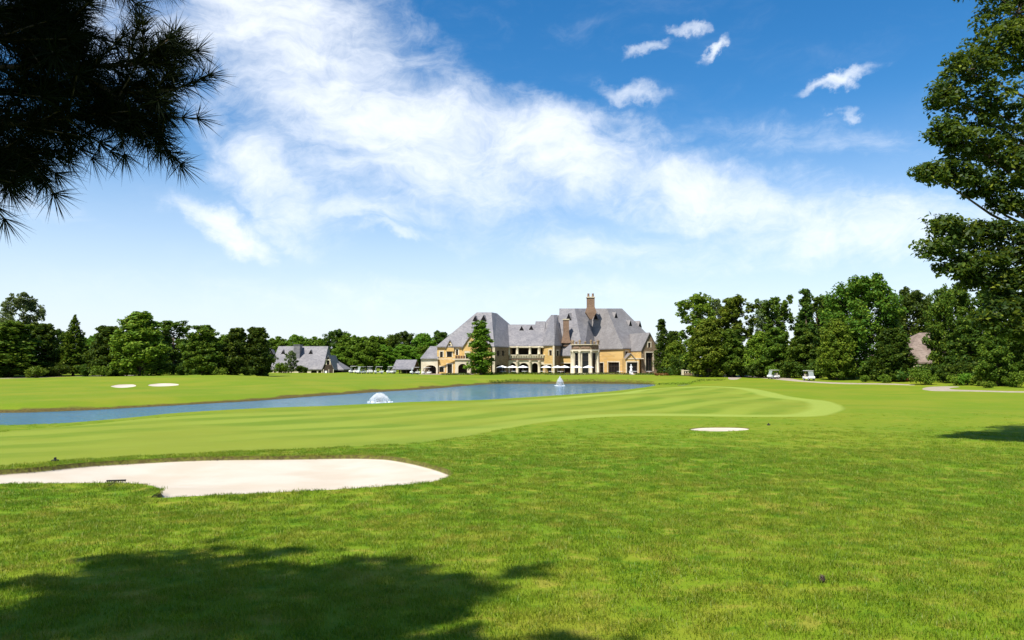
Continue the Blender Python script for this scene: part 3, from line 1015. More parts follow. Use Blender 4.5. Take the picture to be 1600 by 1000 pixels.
def wall(parent, A, B, z0, top, openings, mat, depth=.35, name='wall', surround=CREAM):
    """a wall from A to B (seen from outside, first to last) with real openings.
    top: height, or list of (s, z) along the top from B's end to A's end (s from 0 to 1).
    openings: (px0, px1, py0, py1, kind, depth) in the photograph; kind: win, arch, door, open, openarch"""
    A, B = Vector(A), Vector(B)
    L = (B - A).length
    u = (B - A) / L
    nrm = Vector((u.y, -u.x))
    if isinstance(top, (int, float)):
        top = [(1, top), (0, top)]
    outl = [(0, z0), (L, z0)] + [(s * L, z) for s, z in top]

    def P3(s, z, out=0.0):
        p = A + u * s + nrm * out
        return (p.x, p.y, z)

    ops = []
    for op in openings:
        px0, px1, py0, py1, kind = op[:5]
        dep = op[5] if len(op) > 5 else depth
        ss = []
        for px in (px0, px1):
            r = ray(px, (py0 + py1) / 2)
            det = u.x * 1 - u.y * r.x
            s = (-A.x * 1 + A.y * r.x) / det
            ss.append(s)
        sm = (ss[0] + ss[1]) / 2
        Ym = (A + u * sm).y
        za, zb = zpy(py1, Ym), zpy(py0, Ym)
        za = max(za, z0 + .02)
        s0, s1 = max(ss[0], .05), min(ss[1], L - .05)
        if kind in ('arch', 'openarch'):
            rise = min((s1 - s0) * .5, (zb - za) * .4)
            pts_ = [(s0, za), (s1, za)]
            for k in range(9):
                a = math.pi * k / 8
                pts_.append(((s0 + s1) / 2 + (s1 - s0) / 2 * math.cos(a), zb - rise + rise * math.sin(a)))
        else:
            pts_ = [(s0, za), (s1, za), (s1, zb), (s0, zb)]
        ops.append((pts_, kind, dep, (s0, s1, za, zb)))
    allp_, ed = [], []
    for pl in [outl] + [o[0] for o in ops]:
        b0 = len(allp_)
        allp_ += [Vector(p) for p in pl]
        ed += [(b0 + i, b0 + (i + 1) % len(pl)) for i in range(len(pl))]
    r = geometry.delaunay_2d_cdt(allp_, ed, [], 0, 1e-5, False)
    tri = [f for f in r[2]]
    cen_ = np.array([np.mean([tuple(r[0][i]) for i in f], axis=0) for f in tri])
    keep = seg_dist(cen_, outl)[1]
    for o in ops:
        keep &= ~seg_dist(cen_, o[0])[1]
    mb = MB()
    mb.add([P3(p.x, p.y) for p in r[0]], [f for f, k in zip(tri, keep) if k])
    for pts_, kind, dep, bb in ops:          # reveals
        n = len(pts_)
        mb.add([P3(s, z) for s, z in pts_] + [P3(s, z, -dep) for s, z in pts_], [(i, (i + 1) % n, n + (i + 1) % n, n + i) for i in range(n)])
    w = mb.build(name, mat, parent)
    for pts_, kind, dep, (s0, s1, za, zb) in ops:
        pane = MB()
        pane.add([P3(s, z, -dep) for s, z in pts_], [tuple(range(len(pts_)))])
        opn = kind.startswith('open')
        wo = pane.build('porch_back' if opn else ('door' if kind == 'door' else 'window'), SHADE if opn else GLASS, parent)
        if not opn:
            fr = MB()
            nb = max(1, int((s1 - s0) / 1.1))
            for i in range(nb + 1):
                s = s0 + (s1 - s0) * i / nb
                s = min(max(s, s0 + .06), s1 - .06)
                p, q = P3(s - .05, 0, -dep + .02), P3(s + .05, 0, -dep + .09)
                top_z = zb - ((zb - za) * .12 if kind == 'arch' and i in (0, nb) else .02)
                e = [P3(s - .05, za, -dep + .02), P3(s + .05, za, -dep + .02), P3(s + .05, za, -dep + .09), P3(s - .05, za, -dep + .09)]
                fr.prism(e, [(x, y, top_z) for x, y, z in e])
            for zz in (za + .05, za + (zb - za) * .62):
                e = [P3(s0 + .01, zz - .05, -dep + .025), P3(s1 - .01, zz - .05, -dep + .025), P3(s1 - .01, zz - .05, -dep + .085), P3(s0 + .01, zz - .05, -dep + .085)]
                fr.prism(e, [(x, y, z + .1) for x, y, z in e])
            fr.build('frame', TIMBER, wo)
        if surround is not None:
            # a stone band round the opening, standing proud of the wall
            c = ((s0 + s1) / 2, (za + zb) / 2)
            bw = .32
            outer = []
            for i, (s, z) in enumerate(pts_):
                if z <= za + 1e-6:
                    outer.append((s + (bw if s > c[0] else -bw), z))
                elif kind in ('arch', 'openarch'):
                    dx, dz = s - c[0], max(z - (zb - min((s1 - s0) * .5, (zb - za) * .4)), 0)
                    l = math.hypot(dx, dz) or 1
                    outer.append((s + dx / l * bw, z + dz / l * bw))
                else:
                    outer.append((s + (bw if s > c[0] else -bw), z + bw))
            sb = MB()
            n = len(pts_)
            order = list(range(1, n)) + [0]
            for i in range(len(order) - 1):
                a, b_ = order[i], order[i + 1]
                quad = [pts_[a], outer[a], outer[b_], pts_[b_]]
                sb.prism([P3(s, z, -.02) for s, z in quad], [P3(s, z, .07) for s, z in quad])
            sb.build('surround', surround, wo)
    return w


def hip(parent, foot, ze, top, over=.55, mat=None, name='roof', fascia=.3):
    """roof over a footprint (list of plan points) rising to a top outline of as many points"""
    c = sum((Vector((p[0], p[1])) for p in foot), Vector((0, 0))) / len(foot)
    e = []
    for p in foot:
        d = Vector((p[0], p[1])) - c
        q = Vector((p[0], p[1])) + d.normalized() * over
        e.append((q.x, q.y, ze))
    mb = MB()
    n = len(e)
    vs_ = [(x, y, z - fascia) for x, y, z in e] + e + [tuple(p) for p in top]
    fs = [tuple(range(n))[::-1]]
    for i in range(n):
        j = (i + 1) % n
        fs.append((i, j, n + j, n + i))
        fs.append((n + i, n + j, 2 * n + j, 2 * n + i))
    fs.append(tuple(range(2 * n, 3 * n)))
    mb.add(vs_, fs)
    o = mb.build(name, mat or SLATE, parent)
    return o, e


def face_plane(e, top, i):
    n = len(e)
    j = (i + 1) % n
    a, b_ = Vector(e[i]), Vector(e[j])
    c = (Vector(top[i]) + Vector(top[j])) / 2
    nm = (b_ - a).cross(c - a).normalized()
    if nm.z < 0:
        nm = -nm
    return a, nm


def pix_plane(px, py, pl):
    a, nm = pl
    d = pix_dir(px, py)
    o = Vector((0, 0, EYE))
    return o + d * ((a - o).dot(nm) / d.dot(nm))


def dormer(parent, px, py, pl, w=2.4, h=2.2, roof=None):
    """little gabled roof vent with a dark louvred front"""
    p = pix_plane(px, py, pl)
    out = Vector((pl[1].x, pl[1].y, 0)).normalized()
    u = Vector((-out.y, out.x, 0))
    if u.x < 0:
        u = -u
    up = Vector((0, 0, 1))
    f = p + out * .75 - up * h * .55
    bk = -out * 2.4
    o = MB()
    a, b_, c = f - u * w * .5, f + u * w * .5, f + up * h
    o.add([a, b_, c, a + bk, b_ + bk, c + bk], [(0, 1, 2), (3, 5, 4), (0, 2, 5, 3), (1, 4, 5, 2), (0, 3, 4, 1)])
    d = o.build('dormer', roof or SLATE, parent)
    g = MB()
    q = out * .03
    g.add([a + q + u * .10 + up * .04, b_ + q - u * .10 + up * .04, c - up * .12 + q], [(0, 1, 2)])
    g.build('louvre', LOUVRE, d)


def gable_roof(parent, a, b_, peak, back, mat, over=.35, name='roof', th=.18):
    """two slopes from a gable end (left foot a, right foot b_, peak: 3D points) running along the vector back"""
    a, b_, peak, back = Vector(a), Vector(b_), Vector(peak), Vector(back)
    f = -back.normalized() * over
    mb = MB()
    for foot in (a, b_):
        dn = (foot - peak).normalized()
        e = foot + dn * over
        quad = [peak + f, e + f, e + back, peak + back]
        mb.prism([q - Vector((0, 0, th)) for q in quad], quad)
    return mb.build(name, mat, parent)


def slabpx(parent, name, px0, px1, py0, py1, Y, thick, mat):
    a, b_ = at(px0, py1, Y), at(px1, py0, Y)
    mb = MB()
    mb.box(a.x, b_.x, Y - thick, Y, a.z, b_.z)
    return mb.build(name, mat, parent)


# ------------------------------------------------------------------ the clubhouse
GZ0 = 1.0                                          # terrace level
club = tag(empty('clubhouse', (0, 222, GZ0)), 'large honey limestone clubhouse with steep grey slate roofs and tall chimney', 'building')
CH = empty('tmp')
_made0 = set(o.name for o in bpy.data.objects)


class Site:
    pass


def clubhouse():
    P = None                                       # parts are built in world space and parented at the end
    base = .6
    # ---- wing with the big hipped roof
    p1, p2, p3 = Q(683, 221), Q(772, 217), Q(838, 250)
    b1, b0 = Vector((p3.x - 2, 262)), Vector((p1.x, 258))
    ze = zpy(541, 219)
    r1, r2 = at(745, 488, 230), at(768, 488, 230)
    top = [r1, r2, r2 + Vector((1.6, 5, 0)), r2 + Vector((1.6, 13, 0)), r1 + Vector((0, 13, 0))]
    ro, e = hip(P, [p1, p2, p3, b1, b0], ze, top)
    pf = face_plane(e, top, 0)
    dormer(P, 743.5, 498, pf); dormer(P, 756.5, 497, pf)
    wall(P, p1, p2, base, ze, [(687.6, 692, 549.5, 558.5, 'win'), (698.4, 706.2, 549, 558, 'win'), (686.4, 693.4, 573.4, 581.5, 'win'), (699.2, 706.4, 569, 583, 'door'), (712.5, 716, 546, 555, 'win')], STUCCO)
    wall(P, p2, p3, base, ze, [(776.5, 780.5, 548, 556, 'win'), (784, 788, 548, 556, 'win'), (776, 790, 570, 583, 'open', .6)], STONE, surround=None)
    wall(P, b0, p1, base, ze, [], STUCCO); wall(P, p3, b1, base, ze, [], STUCCO); wall(P, b1, b0, base, ze, [], STUCCO)
    slabpx(P, 'pilaster', 769.3, 773.4, 543, 584, 216.7, .5, CREAM)
    slabpx(P, 'string_course', 683.5, 711, 560.2, 561.4, 219.4, .35, CREAM)
    # small wall gable
    ga, gb = Q(696.5, 219.9), Q(709.2, 219.4)
    zg = zpy(543, 219.6); pk = zpy(531.5, 219.6)
    wall(P, ga, gb, zpy(549, 219.6), [(1, zg), (.5, pk), (0, zg)], [(701.2, 704.2, 537.6, 541.5, 'win')], STUCCO, .2, 'gable_wall')
    gm = (ga + gb) / 2
    gable_roof(P, (ga.x, ga.y, zg), (gb.x, gb.y, zg), (gm.x, gm.y, pk + .1), (0, 7, 0), SLATE)
    # large gable behind the tree
    ga, gb = Q(722, 215.6), Q(767, 215.6)
    zg, pk = zpy(543, 215.6), zpy(510, 215.6)
    wall(P, ga, gb, base, [(1, zg), (.5, pk), (0, zg)], [(732.4, 739, 535.4, 541.6, 'win'), (742, 749, 530, 541, 'win'), (727.6, 732.4, 552.6, 560.4, 'win'), (745, 752, 549, 560, 'win'), (745, 757, 567, 584, 'arch')], STUCCO)
    gable_roof(P, (ga.x, ga.y, zg), (gb.x, gb.y, zg), ((ga.x + gb.x) / 2, ga.y, pk + .15), (0, 16, 0), SLATE)
    wall(P, Vector((ga.x, 222)), ga, base, zg, [], STUCCO); wall(P, gb, Vector((gb.x, 222)), base, zg, [], STUCCO)
    slabpx(P, 'balcony', 726, 735.2, 548.6, 551.6, 215.55, .7, CREAM)
    # arched porch with a balcony on top
    wall(P, Q(711, 213.6), Q(736, 213.6), base, zpy(561, 213.6), [(715.8, 729.8, 568.4, 584, 'openarch', 1.9)], CREAM, surround=None)
    wall(P, Q(711, 213.6) + Vector((0, 5)), Q(711, 213.6), base, zpy(561, 213.6), [], CREAM)
    wall(P, Q(736, 213.6), Q(736, 213.6) + Vector((0, 5)), base, zpy(561, 213.6), [], CREAM)
    slabpx(P, 'porch_roof', 710, 737, 560.4, 562.4, 218.5, 5.2, CREAM)
    for px in (711.5, 715.5, 719.5, 723.5):
        slabpx(P, 'railing', px, px + 3.4, 555.8, 560.3, 213.6, .12, RAIL)
    # ---- low annex with a wide arch
    a1, a2 = Q(658, 222), Q(684, 220.3)
    za = zpy(559.6, 221)
    an_top = [at(672, 541, 228), at(690, 541, 228), at(690, 541, 228.3), at(672, 541, 228.3)]
    hip(P, [a1, a2, Vector((a2.x, 236)), Vector((a1.x, 236))], za, an_top, .5)
    wall(P, a1, a2, base, za, [(664.2, 681.4, 570.6, 584, 'openarch', 2.2)], CREAM, surround=None)
    wall(P, Vector((a1.x, 236)), a1, base, za, [], STUCCO)
    # ---- two storey loggia between the wings
    c1, c2 = Q(793, 228), Q(854, 228)
    zc = zpy(540, 228)
    ct = [at(788, 507, 238), at(853, 507, 238), at(853, 507, 238.3), at(788, 507, 238.3)]
    ro, e = hip(P, [Q(786, 228), c2, Vector((c2.x, 248)), Vector((Q(786, 228).x, 248))], zc, ct, .4)
    pf = face_plane(e, ct, 0)
    dormer(P, 815, 514, pf); dormer(P, 830, 513, pf)
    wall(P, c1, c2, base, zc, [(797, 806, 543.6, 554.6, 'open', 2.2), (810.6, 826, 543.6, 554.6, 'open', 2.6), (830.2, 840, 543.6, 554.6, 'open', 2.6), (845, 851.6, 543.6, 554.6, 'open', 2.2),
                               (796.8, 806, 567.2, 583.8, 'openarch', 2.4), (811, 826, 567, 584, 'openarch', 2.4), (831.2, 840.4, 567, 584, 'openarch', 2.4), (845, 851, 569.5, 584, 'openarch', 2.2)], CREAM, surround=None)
    for px in (795.2, 808.4, 828.1, 842.4):
        q = Q(px, 227.55)
        for (pa, pb) in ((541.6, 554), (563.6, 584)):
            mb = MB()
            zb_, zt = zpy(pb, 227.5), zpy(pa, 227.5)
            mb.lathe([(.42, 0), (.42, .25), (.30, .4), (.27, (zt - zb_) - .45), (.40, (zt - zb_) - .25), (.42, zt - zb_)], 10, (q.x, q.y, zb_))
            mb.build('column', CREAM, P, True)
    slabpx(P, 'frieze', 793.4, 853.6, 541, 543.2, 227.9, .3, CREAM)
    slabpx(P, 'string_course', 793.4, 853.6, 560.6, 562.6, 227.9, .22, BRICK)
    for k in range(15):                            # stone balusters of the loggia
        px = 796.6 + k * 3.9
        slabpx(P, 'baluster', px, px + 1.6, 555.2, 559.2, 227.6, .25, CREAM)
    slabpx(P, 'handrail', 793.6, 853.4, 554.2, 555.4, 227.85, .55, CREAM)
    # ---- hipped bay set on its corner
    f_, l_, r_ = Q(866, 221.5), Q(847.5, 229), Q(878.5, 229.5)
    bk = Vector((f_.x + .5, 246))
    zb_ = zpy(539, 224)
    bt = [at(861, 492, 234), at(866, 492, 232.5), at(870.5, 492, 234), at(866, 492, 236)]
    hip(P, [l_, f_, r_, bk], zb_, bt, .5)
    # higher roof behind the loggia and the bay
    hip(P, [Q(822, 232), Q(878, 236), Vector((Q(878, 236).x, 252)), Vector((Q(822, 232).x, 252))], zb_, [at(861, 492.3, 240), at(874, 492.3, 240), at(874, 492.3, 242), at(861, 492.3, 242)], .3)
    hip(P, [Q(833, 229.5), Q(850, 229.5), Vector((Q(850, 232).x, 246)), Vector((Q(833, 232).x, 246))], zb_, [at(837, 502, 238), at(852, 502, 238), at(852, 502, 240), at(837, 502, 240)], .2)
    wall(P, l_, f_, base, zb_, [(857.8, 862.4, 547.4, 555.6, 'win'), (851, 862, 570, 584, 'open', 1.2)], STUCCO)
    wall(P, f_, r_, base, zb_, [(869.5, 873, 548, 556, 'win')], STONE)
    slabpx(P, 'quoin', 863.6, 866.2, 540, 584, 221.4, .3, CREAM)
    # slim chimney
    q = at(884.4, 500, 228)
    mb = MB()
    mb.box(q.x - .85, q.x + .85, 227.2, 228.8, zpy(541, 228), q.z)
    mb.prism([(q.x - 1.5, 226.8, zpy(536, 228)), (q.x + 1.3, 226.8, zpy(536, 228)), (q.x + 1.3, 229.2, zpy(536, 228)), (q.x - 1.5, 229.2, zpy(536, 228))],
             [(q.x - .86, 227.1, zpy(521, 228)), (q.x + .86, 227.1, zpy(521, 228)), (q.x + .86, 228.9, zpy(521, 228)), (q.x - .86, 228.9, zpy(521, 228))])
    ch = mb.build('chimney', BRICK, P)
    mb = MB(); mb.box(q.x - 1.0, q.x + 1.0, 227.05, 228.95, q.z, q.z + .3); mb.build('cap', CREAM, ch)
    # ---- main block, first diamond
    la, fa, ra, ba = Q(873, 228.5), Q(912, 221), Q(952, 241), Q(908, 254)
    za = zpy(555, 226)
    ta = [at(874, 482, 239), at(898, 482, 234.5), at(922, 482, 241), at(899, 482, 248)]
    ro, ea = hip(P, [la, fa, ra, ba], za, ta, .5)
    pl = face_plane(ea, ta, 0)
    dormer(P, 891, 494, pl)
    wall(P, la, fa, base, za, [(876, 895, 568, 583, 'open', 1.6)], STUCCO)
    wall(P, fa, ra, base, za, [(934, 936, 570, 583, 'win')], STUCCO)
    # second diamond
    lb, fb, rb, bb = Q(929, 233), Q(974, 222), Q(1033, 241), Q(985, 256)
    zb2 = zpy(544.4, 226)
    tb = [at(924, 482, 239.5), at(948, 482, 234.5), at(972, 482, 243), at(950, 482, 250)]
    ro, eb = hip(P, [lb, fb, rb, bb], zb2, tb, .5, SLATE_W)
    pl, pr = face_plane(eb, tb, 0), face_plane(eb, tb, 1)
    dormer(P, 933.5, 493, pl, roof=SLATE_W)
    for px, py in ((959.5, 492.5), (982, 505), (997, 506)):
        dormer(P, px, py, pr, roof=SLATE_W)
    wall(P, lb, fb, base, zb2, [(936.4, 943, 567, 583, 'door'), (950, 967.6, 566, 583, 'win')], STUCCO)
    wall(P, fb, rb, base, zb2, [(977, 981, 549, 556, 'win')], STUCCO)
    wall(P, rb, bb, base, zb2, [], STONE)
    # great chimney in the valley, with two pots
    q = at(923, 482, 232)
    mb = MB()
    zt, zs = zpy(465.5, 232), zpy(488, 232)
    mb.box(q.x - 1.15, q.x + 1.15, 231, 233.2, zs, zt)
    lo = [(q.x - .35, 230.9, zpy(499, 232)), (q.x + .35, 230.9, zpy(499, 232)), (q.x + .35, 233.3, zpy(499, 232)), (q.x - .35, 233.3, zpy(499, 232))]
    md = [(q.x - 1.7, 230.8, zpy(488.5, 232)), (q.x + 1.7, 230.8, zpy(488.5, 232)), (q.x + 1.7, 233.4, zpy(488.5, 232)), (q.x - 1.7, 233.4, zpy(488.5, 232))]
    hi = [(q.x - 1.18, 230.95, zpy(480, 232)), (q.x + 1.18, 230.95, zpy(480, 232)), (q.x + 1.18, 233.25, zpy(480, 232)), (q.x - 1.18, 233.25, zpy(480, 232))]
    mb.prism(lo, md); mb.prism([(x, y, z + .003) for x, y, z in md], hi)
    ch = mb.build('chimney', BRICK, P)
    mb = MB(); mb.box(q.x - 1.35, q.x + 1.35, 230.8, 233.4, zt, zt + .3); mb.build('cap', CREAM, ch)
    for s in (-.7, .7):
        mb = MB(); mb.lathe([(.42, 0), (.36, .15), (.30, .9), (.36, 1.0), (.36, 1.1)], 10, (q.x + s, 232.1, zt + .3)); mb.build('chimney_pot', BRICK, ch, True)
    # ---- half round bay of tall windows with a carved parapet
    cx, cy, R = Q(914.5, 221).x, 221.0, 4.05
    an = [math.radians(a) for a in (172, 202, 241, 289, 330, 368)]       # open to the front
    ring = [Vector((cx + R * math.cos(a), cy + R * math.sin(a))) for a in an]
    zt, zp = zpy(548.5, 217), zpy(533, 217)
    for i in range(5):
        A, B = ring[i], ring[i + 1]
        m1 = A.lerp(B, .22); m2 = A.lerp(B, .78)
        pa, pb = 800 + F * m1.x / m1.y, 800 + F * m2.x / m2.y
        wall(P, A, B, base, zt, [(min(pa, pb), max(pa, pb), 551.4, 583, 'win')] if 0 < i < 4 else [], CREAM, .4, 'bay_wall', None)
    for i, v in enumerate(ring):
        mb = MB()
        mb.lathe([(.50, 0), (.50, .5), (.38, .6), (.34, zt - base - .5), (.48, zt - base - .2), (.50, zt - base)], 6, (v.x, v.y, base))
        mb.build('column', CREAM, P, True)
    big = [Vector((cx + (R + .45) * math.cos(a), cy + (R + .45) * math.sin(a))) for a in an]
    mb = MB()
    mb.prism([(v.x, v.y, zt) for v in big], [(v.x, v.y, zt + .45) for v in big]); mb.build('cornice', CREAM, P)
    mb = MB()
    mb.prism([(v.x, v.y, zt + .45) for v in ring], [(v.x, v.y, zp - 1.1) for v in ring]); mb.build('parapet', STONE, P)
    mb = MB()
    mb.prism([(v.x, v.y, zp - 1.1) for v in big], [(v.x, v.y, zp - .9) for v in big]); mb.build('cornice', CREAM, P)
    for i in range(6):
        for t in ((0.0, .5) if i < 5 else (0.0,)):
            v = ring[i].lerp(ring[min(i + 1, 5)], t)
            mb = MB()
            hh = 1.35 if t == 0 else .85
            mb.lathe([(.34, 0), (.34, .2), (.18, .35), (.42, hh * .6), (.36, hh * .8), (.08, hh)], 8, (v.x, v.y, zp - .9))
            mb.build('finial', STONE, P, True)
    for i in range(5):
        mb = MB()
        A, B = ring[i].lerp(ring[i + 1], .12), ring[i].lerp(ring[i + 1], .88)
        nn = Vector(((B - A).y, -(B - A).x)).normalized()
        e = [A + nn * .02, B + nn * .02, B + nn * .12, A + nn * .12]
        mb.prism([(v.x, v.y, zt + .75) for v in e], [(v.x, v.y, zp - 1.35) for v in e]); mb.build('carved_panel', BRICK, P)
    # ---- pedimented porch
    pa, pb = Q(976, 217.2), Q(999, 217.2)
    wall(P, pa, pb, base, [(1, zpy(560, 217)), (.8, zpy(559.5, 217)), (.42, zpy(552, 217)), (.05, zpy(559.5, 217)), (0, zpy(560, 217))], [(979.6, 996, 566, 583.5, 'door', .6)], STUCCO)
    gable_roof(P, (pa.x + .3, pa.y, zpy(560, 217)), (pb.x - 1.2, pb.y, zpy(560, 217)), ((pa.x + pb.x) / 2 - .4, pa.y, zpy(551.5, 217)), (0, 8, 0), SLATE_W)
    wall(P, pa + Vector((0, 7)), pa, base, zpy(560, 217), [], STUCCO); wall(P, pb, pb + Vector((0, 6)), base, zpy(560, 217), [], STUCCO)
    slabpx(P, 'porch_roof', 975.5, 999.5, 559.6, 561, 224, 6.9, CREAM)
    # ---- stone gable with the tall window
    ga, gb = Q(1002, 218.5), Q(1028.5, 221)
    pk = at(1014.8, 520, 219.7)
    zl = zpy(546.5, 219)
    wall(P, ga, gb, base, [(1, zl), (.5, pk.z), (0, zl)], [(1009, 1020, 551, 580, 'win', .5), (1012.6, 1016.4, 535.5, 543, 'win', .3)], STONE)
    bkv = Vector((-3.9, 13.0, 0))
    gable_roof(P, (ga.x, ga.y, zl), (gb.x, gb.y, zl), (pk.x, pk.y, pk.z + .12), bkv, SLATE_W, .3)
    g2 = ga + Vector((bkv.x, bkv.y)) * .65
    wall(P, g2, ga, base, zl, [], STUCCO)
    wall(P, gb, gb + Vector((bkv.x, bkv.y)) * .9, base, zl, [], STONE)
    # ---- low end with an arch
    ea_, eb_ = Q(1026, 224), Q(1042, 225)
    zz = zpy(557.5, 224)
    hip(P, [ea_, eb_, Vector((eb_.x, 236)), Vector((ea_.x - 2, 236))], zz, [at(1026, 545, 230), at(1037, 545, 230), at(1037, 545, 230.4), at(1026, 545, 230.4)], .4, SLATE_W)
    wall(P, ea_, eb_, base, zz, [(1028.4, 1035.4, 566.5, 583.5, 'openarch', 1.0)], STUCCO)
    wall(P, eb_, Vector((eb_.x, 236)), base, zz, [], STUCCO)


def gather(parent, fn):
    """run a builder that works in world space and hang what it made on parent"""
    before = set(bpy.data.objects)
    fn()
    bpy.context.view_layer.update()
    inv = parent.matrix_world.inverted()
    for o in bpy.data.objects:
        if o not in before and o.parent is None:
            o.parent = parent
            o.matrix_parent_inverse = inv


bpy.data.objects.remove(CH)
bpy.context.view_layer.update()
gather(club, clubhouse)

# terrace in front of it
mb = MB()
mb.box(Q(655, 212).x, Q(1060, 212).x, 207.5, 262, .2, 1.02)
tag(mb.build('terrace_pavement', mottled('terrace_paving', (.22, .17, .12), (.30, .24, .18), .8)), 'stone terrace in front of the clubhouse', None, None, 'structure')

# ------------------------------------------------------------------ slate-roofed house
house = tag(empty('carriage_house', (at(465, 580, 238).x, 238, 1.0)), 'low cream house with grey slate roof beside the tree row beyond the lake', 'building')


def carriage():
    base = .7
    a, b_ = Q(424, 236), Q(504, 236)
    ze, zr = zpy(576.5, 236), zpy(541, 243)
    wall(None, a, b_, base, ze, [(428, 431, 579.5, 585, 'win'), (435, 438, 579.5, 585, 'win'), (449, 452, 579.5, 585, 'win'), (473.5, 480, 578.6, 586, 'open', .8), (486, 495, 578.6, 586, 'open', .8), (497, 502, 578.6, 586, 'open', .8)], CREAM, surround=None)
    top = [(a.x, 243, zr), (b_.x, 243, zr), (b_.x, 243.3, zr), (a.x, 243.3, zr)]
    ro, e = hip(None, [a, b_, Vector((b_.x, 251)), Vector((a.x, 251))], ze, top, .4)
    wall(None, Vector((a.x, 251)), a, base, [(1, ze), (.5, zr), (0, ze)], [], CREAM)
    wall(None, b_, Vector((b_.x, 251)), base, [(1, ze), (.5, zr), (0, ze)], [], CREAM)
    pl = face_plane(e, top, 0)
    for px in (425.5, 443.5, 486.5):
        dormer(None, px, 549.5, pl, 1.6, 1.5)
    q = at(465, 541, 240)
    mb = MB(); mb.box(q.x - 1.0, q.x + 1.0, 239, 242, zpy(566, 240), q.z + .3)
    ch = mb.build('chimney', SLATE, None)
    mb = MB(); mb.box(q.x - 1.1, q.x + 1.1, 238.9, 242.1, q.z + .3, q.z + .5); mb.build('cap', SLATE, ch)
    # timbered gable with a white door and a lower roof beside it
    ga, gb = Q(504, 231), Q(522, 231)
    zg, pk = zpy(576, 231), zpy(555.5, 231)
    wall(None, ga, gb, base, [(1, zg), (.52, pk), (0, zg)], [(510.5, 515, 563, 570, 'win', .2)], TIMBER, .3)
    gable_roof(None, (ga.x, ga.y, zg), (gb.x, gb.y, zg), ((ga.x + gb.x) / 2, ga.y, pk + .1), (0, 10, 0), SLATE)
    for px in (505, 513.5, 520.5):
        slabpx(None, 'post', px, px + 1.0, 577, 586, 230.9, .2, CREAM)
    slabpx(None, 'door', 507.5, 511, 579.4, 586, 230.95, .1, MATS['white_paint'])
    wa, wb = Q(518, 236), Q(537, 236)
    wall(None, wa, wb, base, zpy(577, 236), [(524, 534, 579.5, 586, 'open', .6)], TIMBER, surround=None)
    t2 = [at(513, 556, 241), at(515, 556, 241), at(515, 556, 241.5), at(513, 556, 241.5)]
    hip(None, [wa, wb, Vector((wb.x, 247)), Vector((wa.x, 247))], zpy(577, 236), t2, .4)
    wall(None, wb, Vector((wb.x, 247)), base, zpy(577, 236), [], TIMBER)


WHITE = mottled('white_paint', (.70, .70, .69), (.78, .78, .77), 1.0, .5, .3)
bpy.context.view_layer.update()
gather(house, carriage)

# ------------------------------------------------------------------ open shelter for the carts
shel = tag(empty('cart_shelter', (at(630, 580, 226).x, 226, 1.0)), 'open shelter with grey slate roof next to the clubhouse arch', 'shelter')


def shelter():
    a, b_ = at(612.6, 576.6, 222), at(646.2, 576.6, 222)
    zr = zpy(562, 230)
    mb = MB()
    for y0 in (222, 238):
        quad = [(a.x, y0, a.z), (b_.x, y0, a.z), (b_.x, 230, zr), (a.x, 230, zr)]
        mb.prism([(x, y, z - .2) for x, y, z in quad], quad)
    mb.build('roof', SLATE)
    for x in (a.x + .4, (2 * a.x + b_.x) / 3, (a.x + 2 * b_.x) / 3, b_.x - .4):
        for y in (222.6, 237.4):
            mb = MB(); mb.box(x - .14, x + .14, y - .14, y + .14, .6, a.z - .2); mb.build('post', TIMBER)
    for x in (a.x + .5, b_.x - .5):
        mb = MB()
        mb.prism([(x - .06, 222.4, a.z - .22), (x - .06, 237.6, a.z - .22), (x - .06, 230, zr - .3)], [(x + .06, 222.4, a.z - .22), (x + .06, 237.6, a.z - .22), (x + .06, 230, zr - .3)])
        mb.build('gable_board', TIMBER)
    mb = MB(); mb.box(a.x + .6, b_.x - .6, 237.5, 237.7, .6, a.z - .2); mb.build('back_wall', TIMBER)


bpy.context.view_layer.update()
gather(shel, shelter)

# ------------------------------------------------------------------ neighbour house behind the trees
nb = tag(empty('brick_house', (at(1520, 580, 150).x, 152, 1.6)), 'brown shingle-roofed house mostly hidden behind the trees below the near crown', 'building')


def neighbour():
    a, b_ = Q(1412, 150), Q(1660, 150)
    ze, zr = zpy(566, 150), zpy(514, 160)
    wall(None, a, b_, 1.0, ze, [(1430, 1440, 572, 584, 'win'), (1455, 1465, 572, 584, 'win'), (1575, 1590, 570, 586, 'win')], BRICK)
    hip(None, [a, b_, Vector((b_.x, 170)), Vector((a.x, 170))], ze, [at(1436, 520, 160), at(1640, 514, 160), at(1640, 514, 160.4), at(1436, 520, 160.4)], .5, SHINGLE)
    wall(None, Vector((a.x, 170)), a, 1.0, ze, [], BRICK); wall(None, b_, Vector((b_.x, 170)), 1.0, ze, [], BRICK)
    q = at(1590, 514, 148)
    wall(None, Q(1572, 146), Q(1640, 146), 1.0, zpy(530, 146), [(1585, 1597, 545, 580, 'win')], BRICK)
    gable_roof(None, (*Q(1572, 146), zpy(530, 146)), (*Q(1640, 146), zpy(530, 146)), (*Q(1606, 146), zpy(500, 146)), (0, 14, 0), SLATE)


bpy.context.view_layer.update()
gather(nb, neighbour)

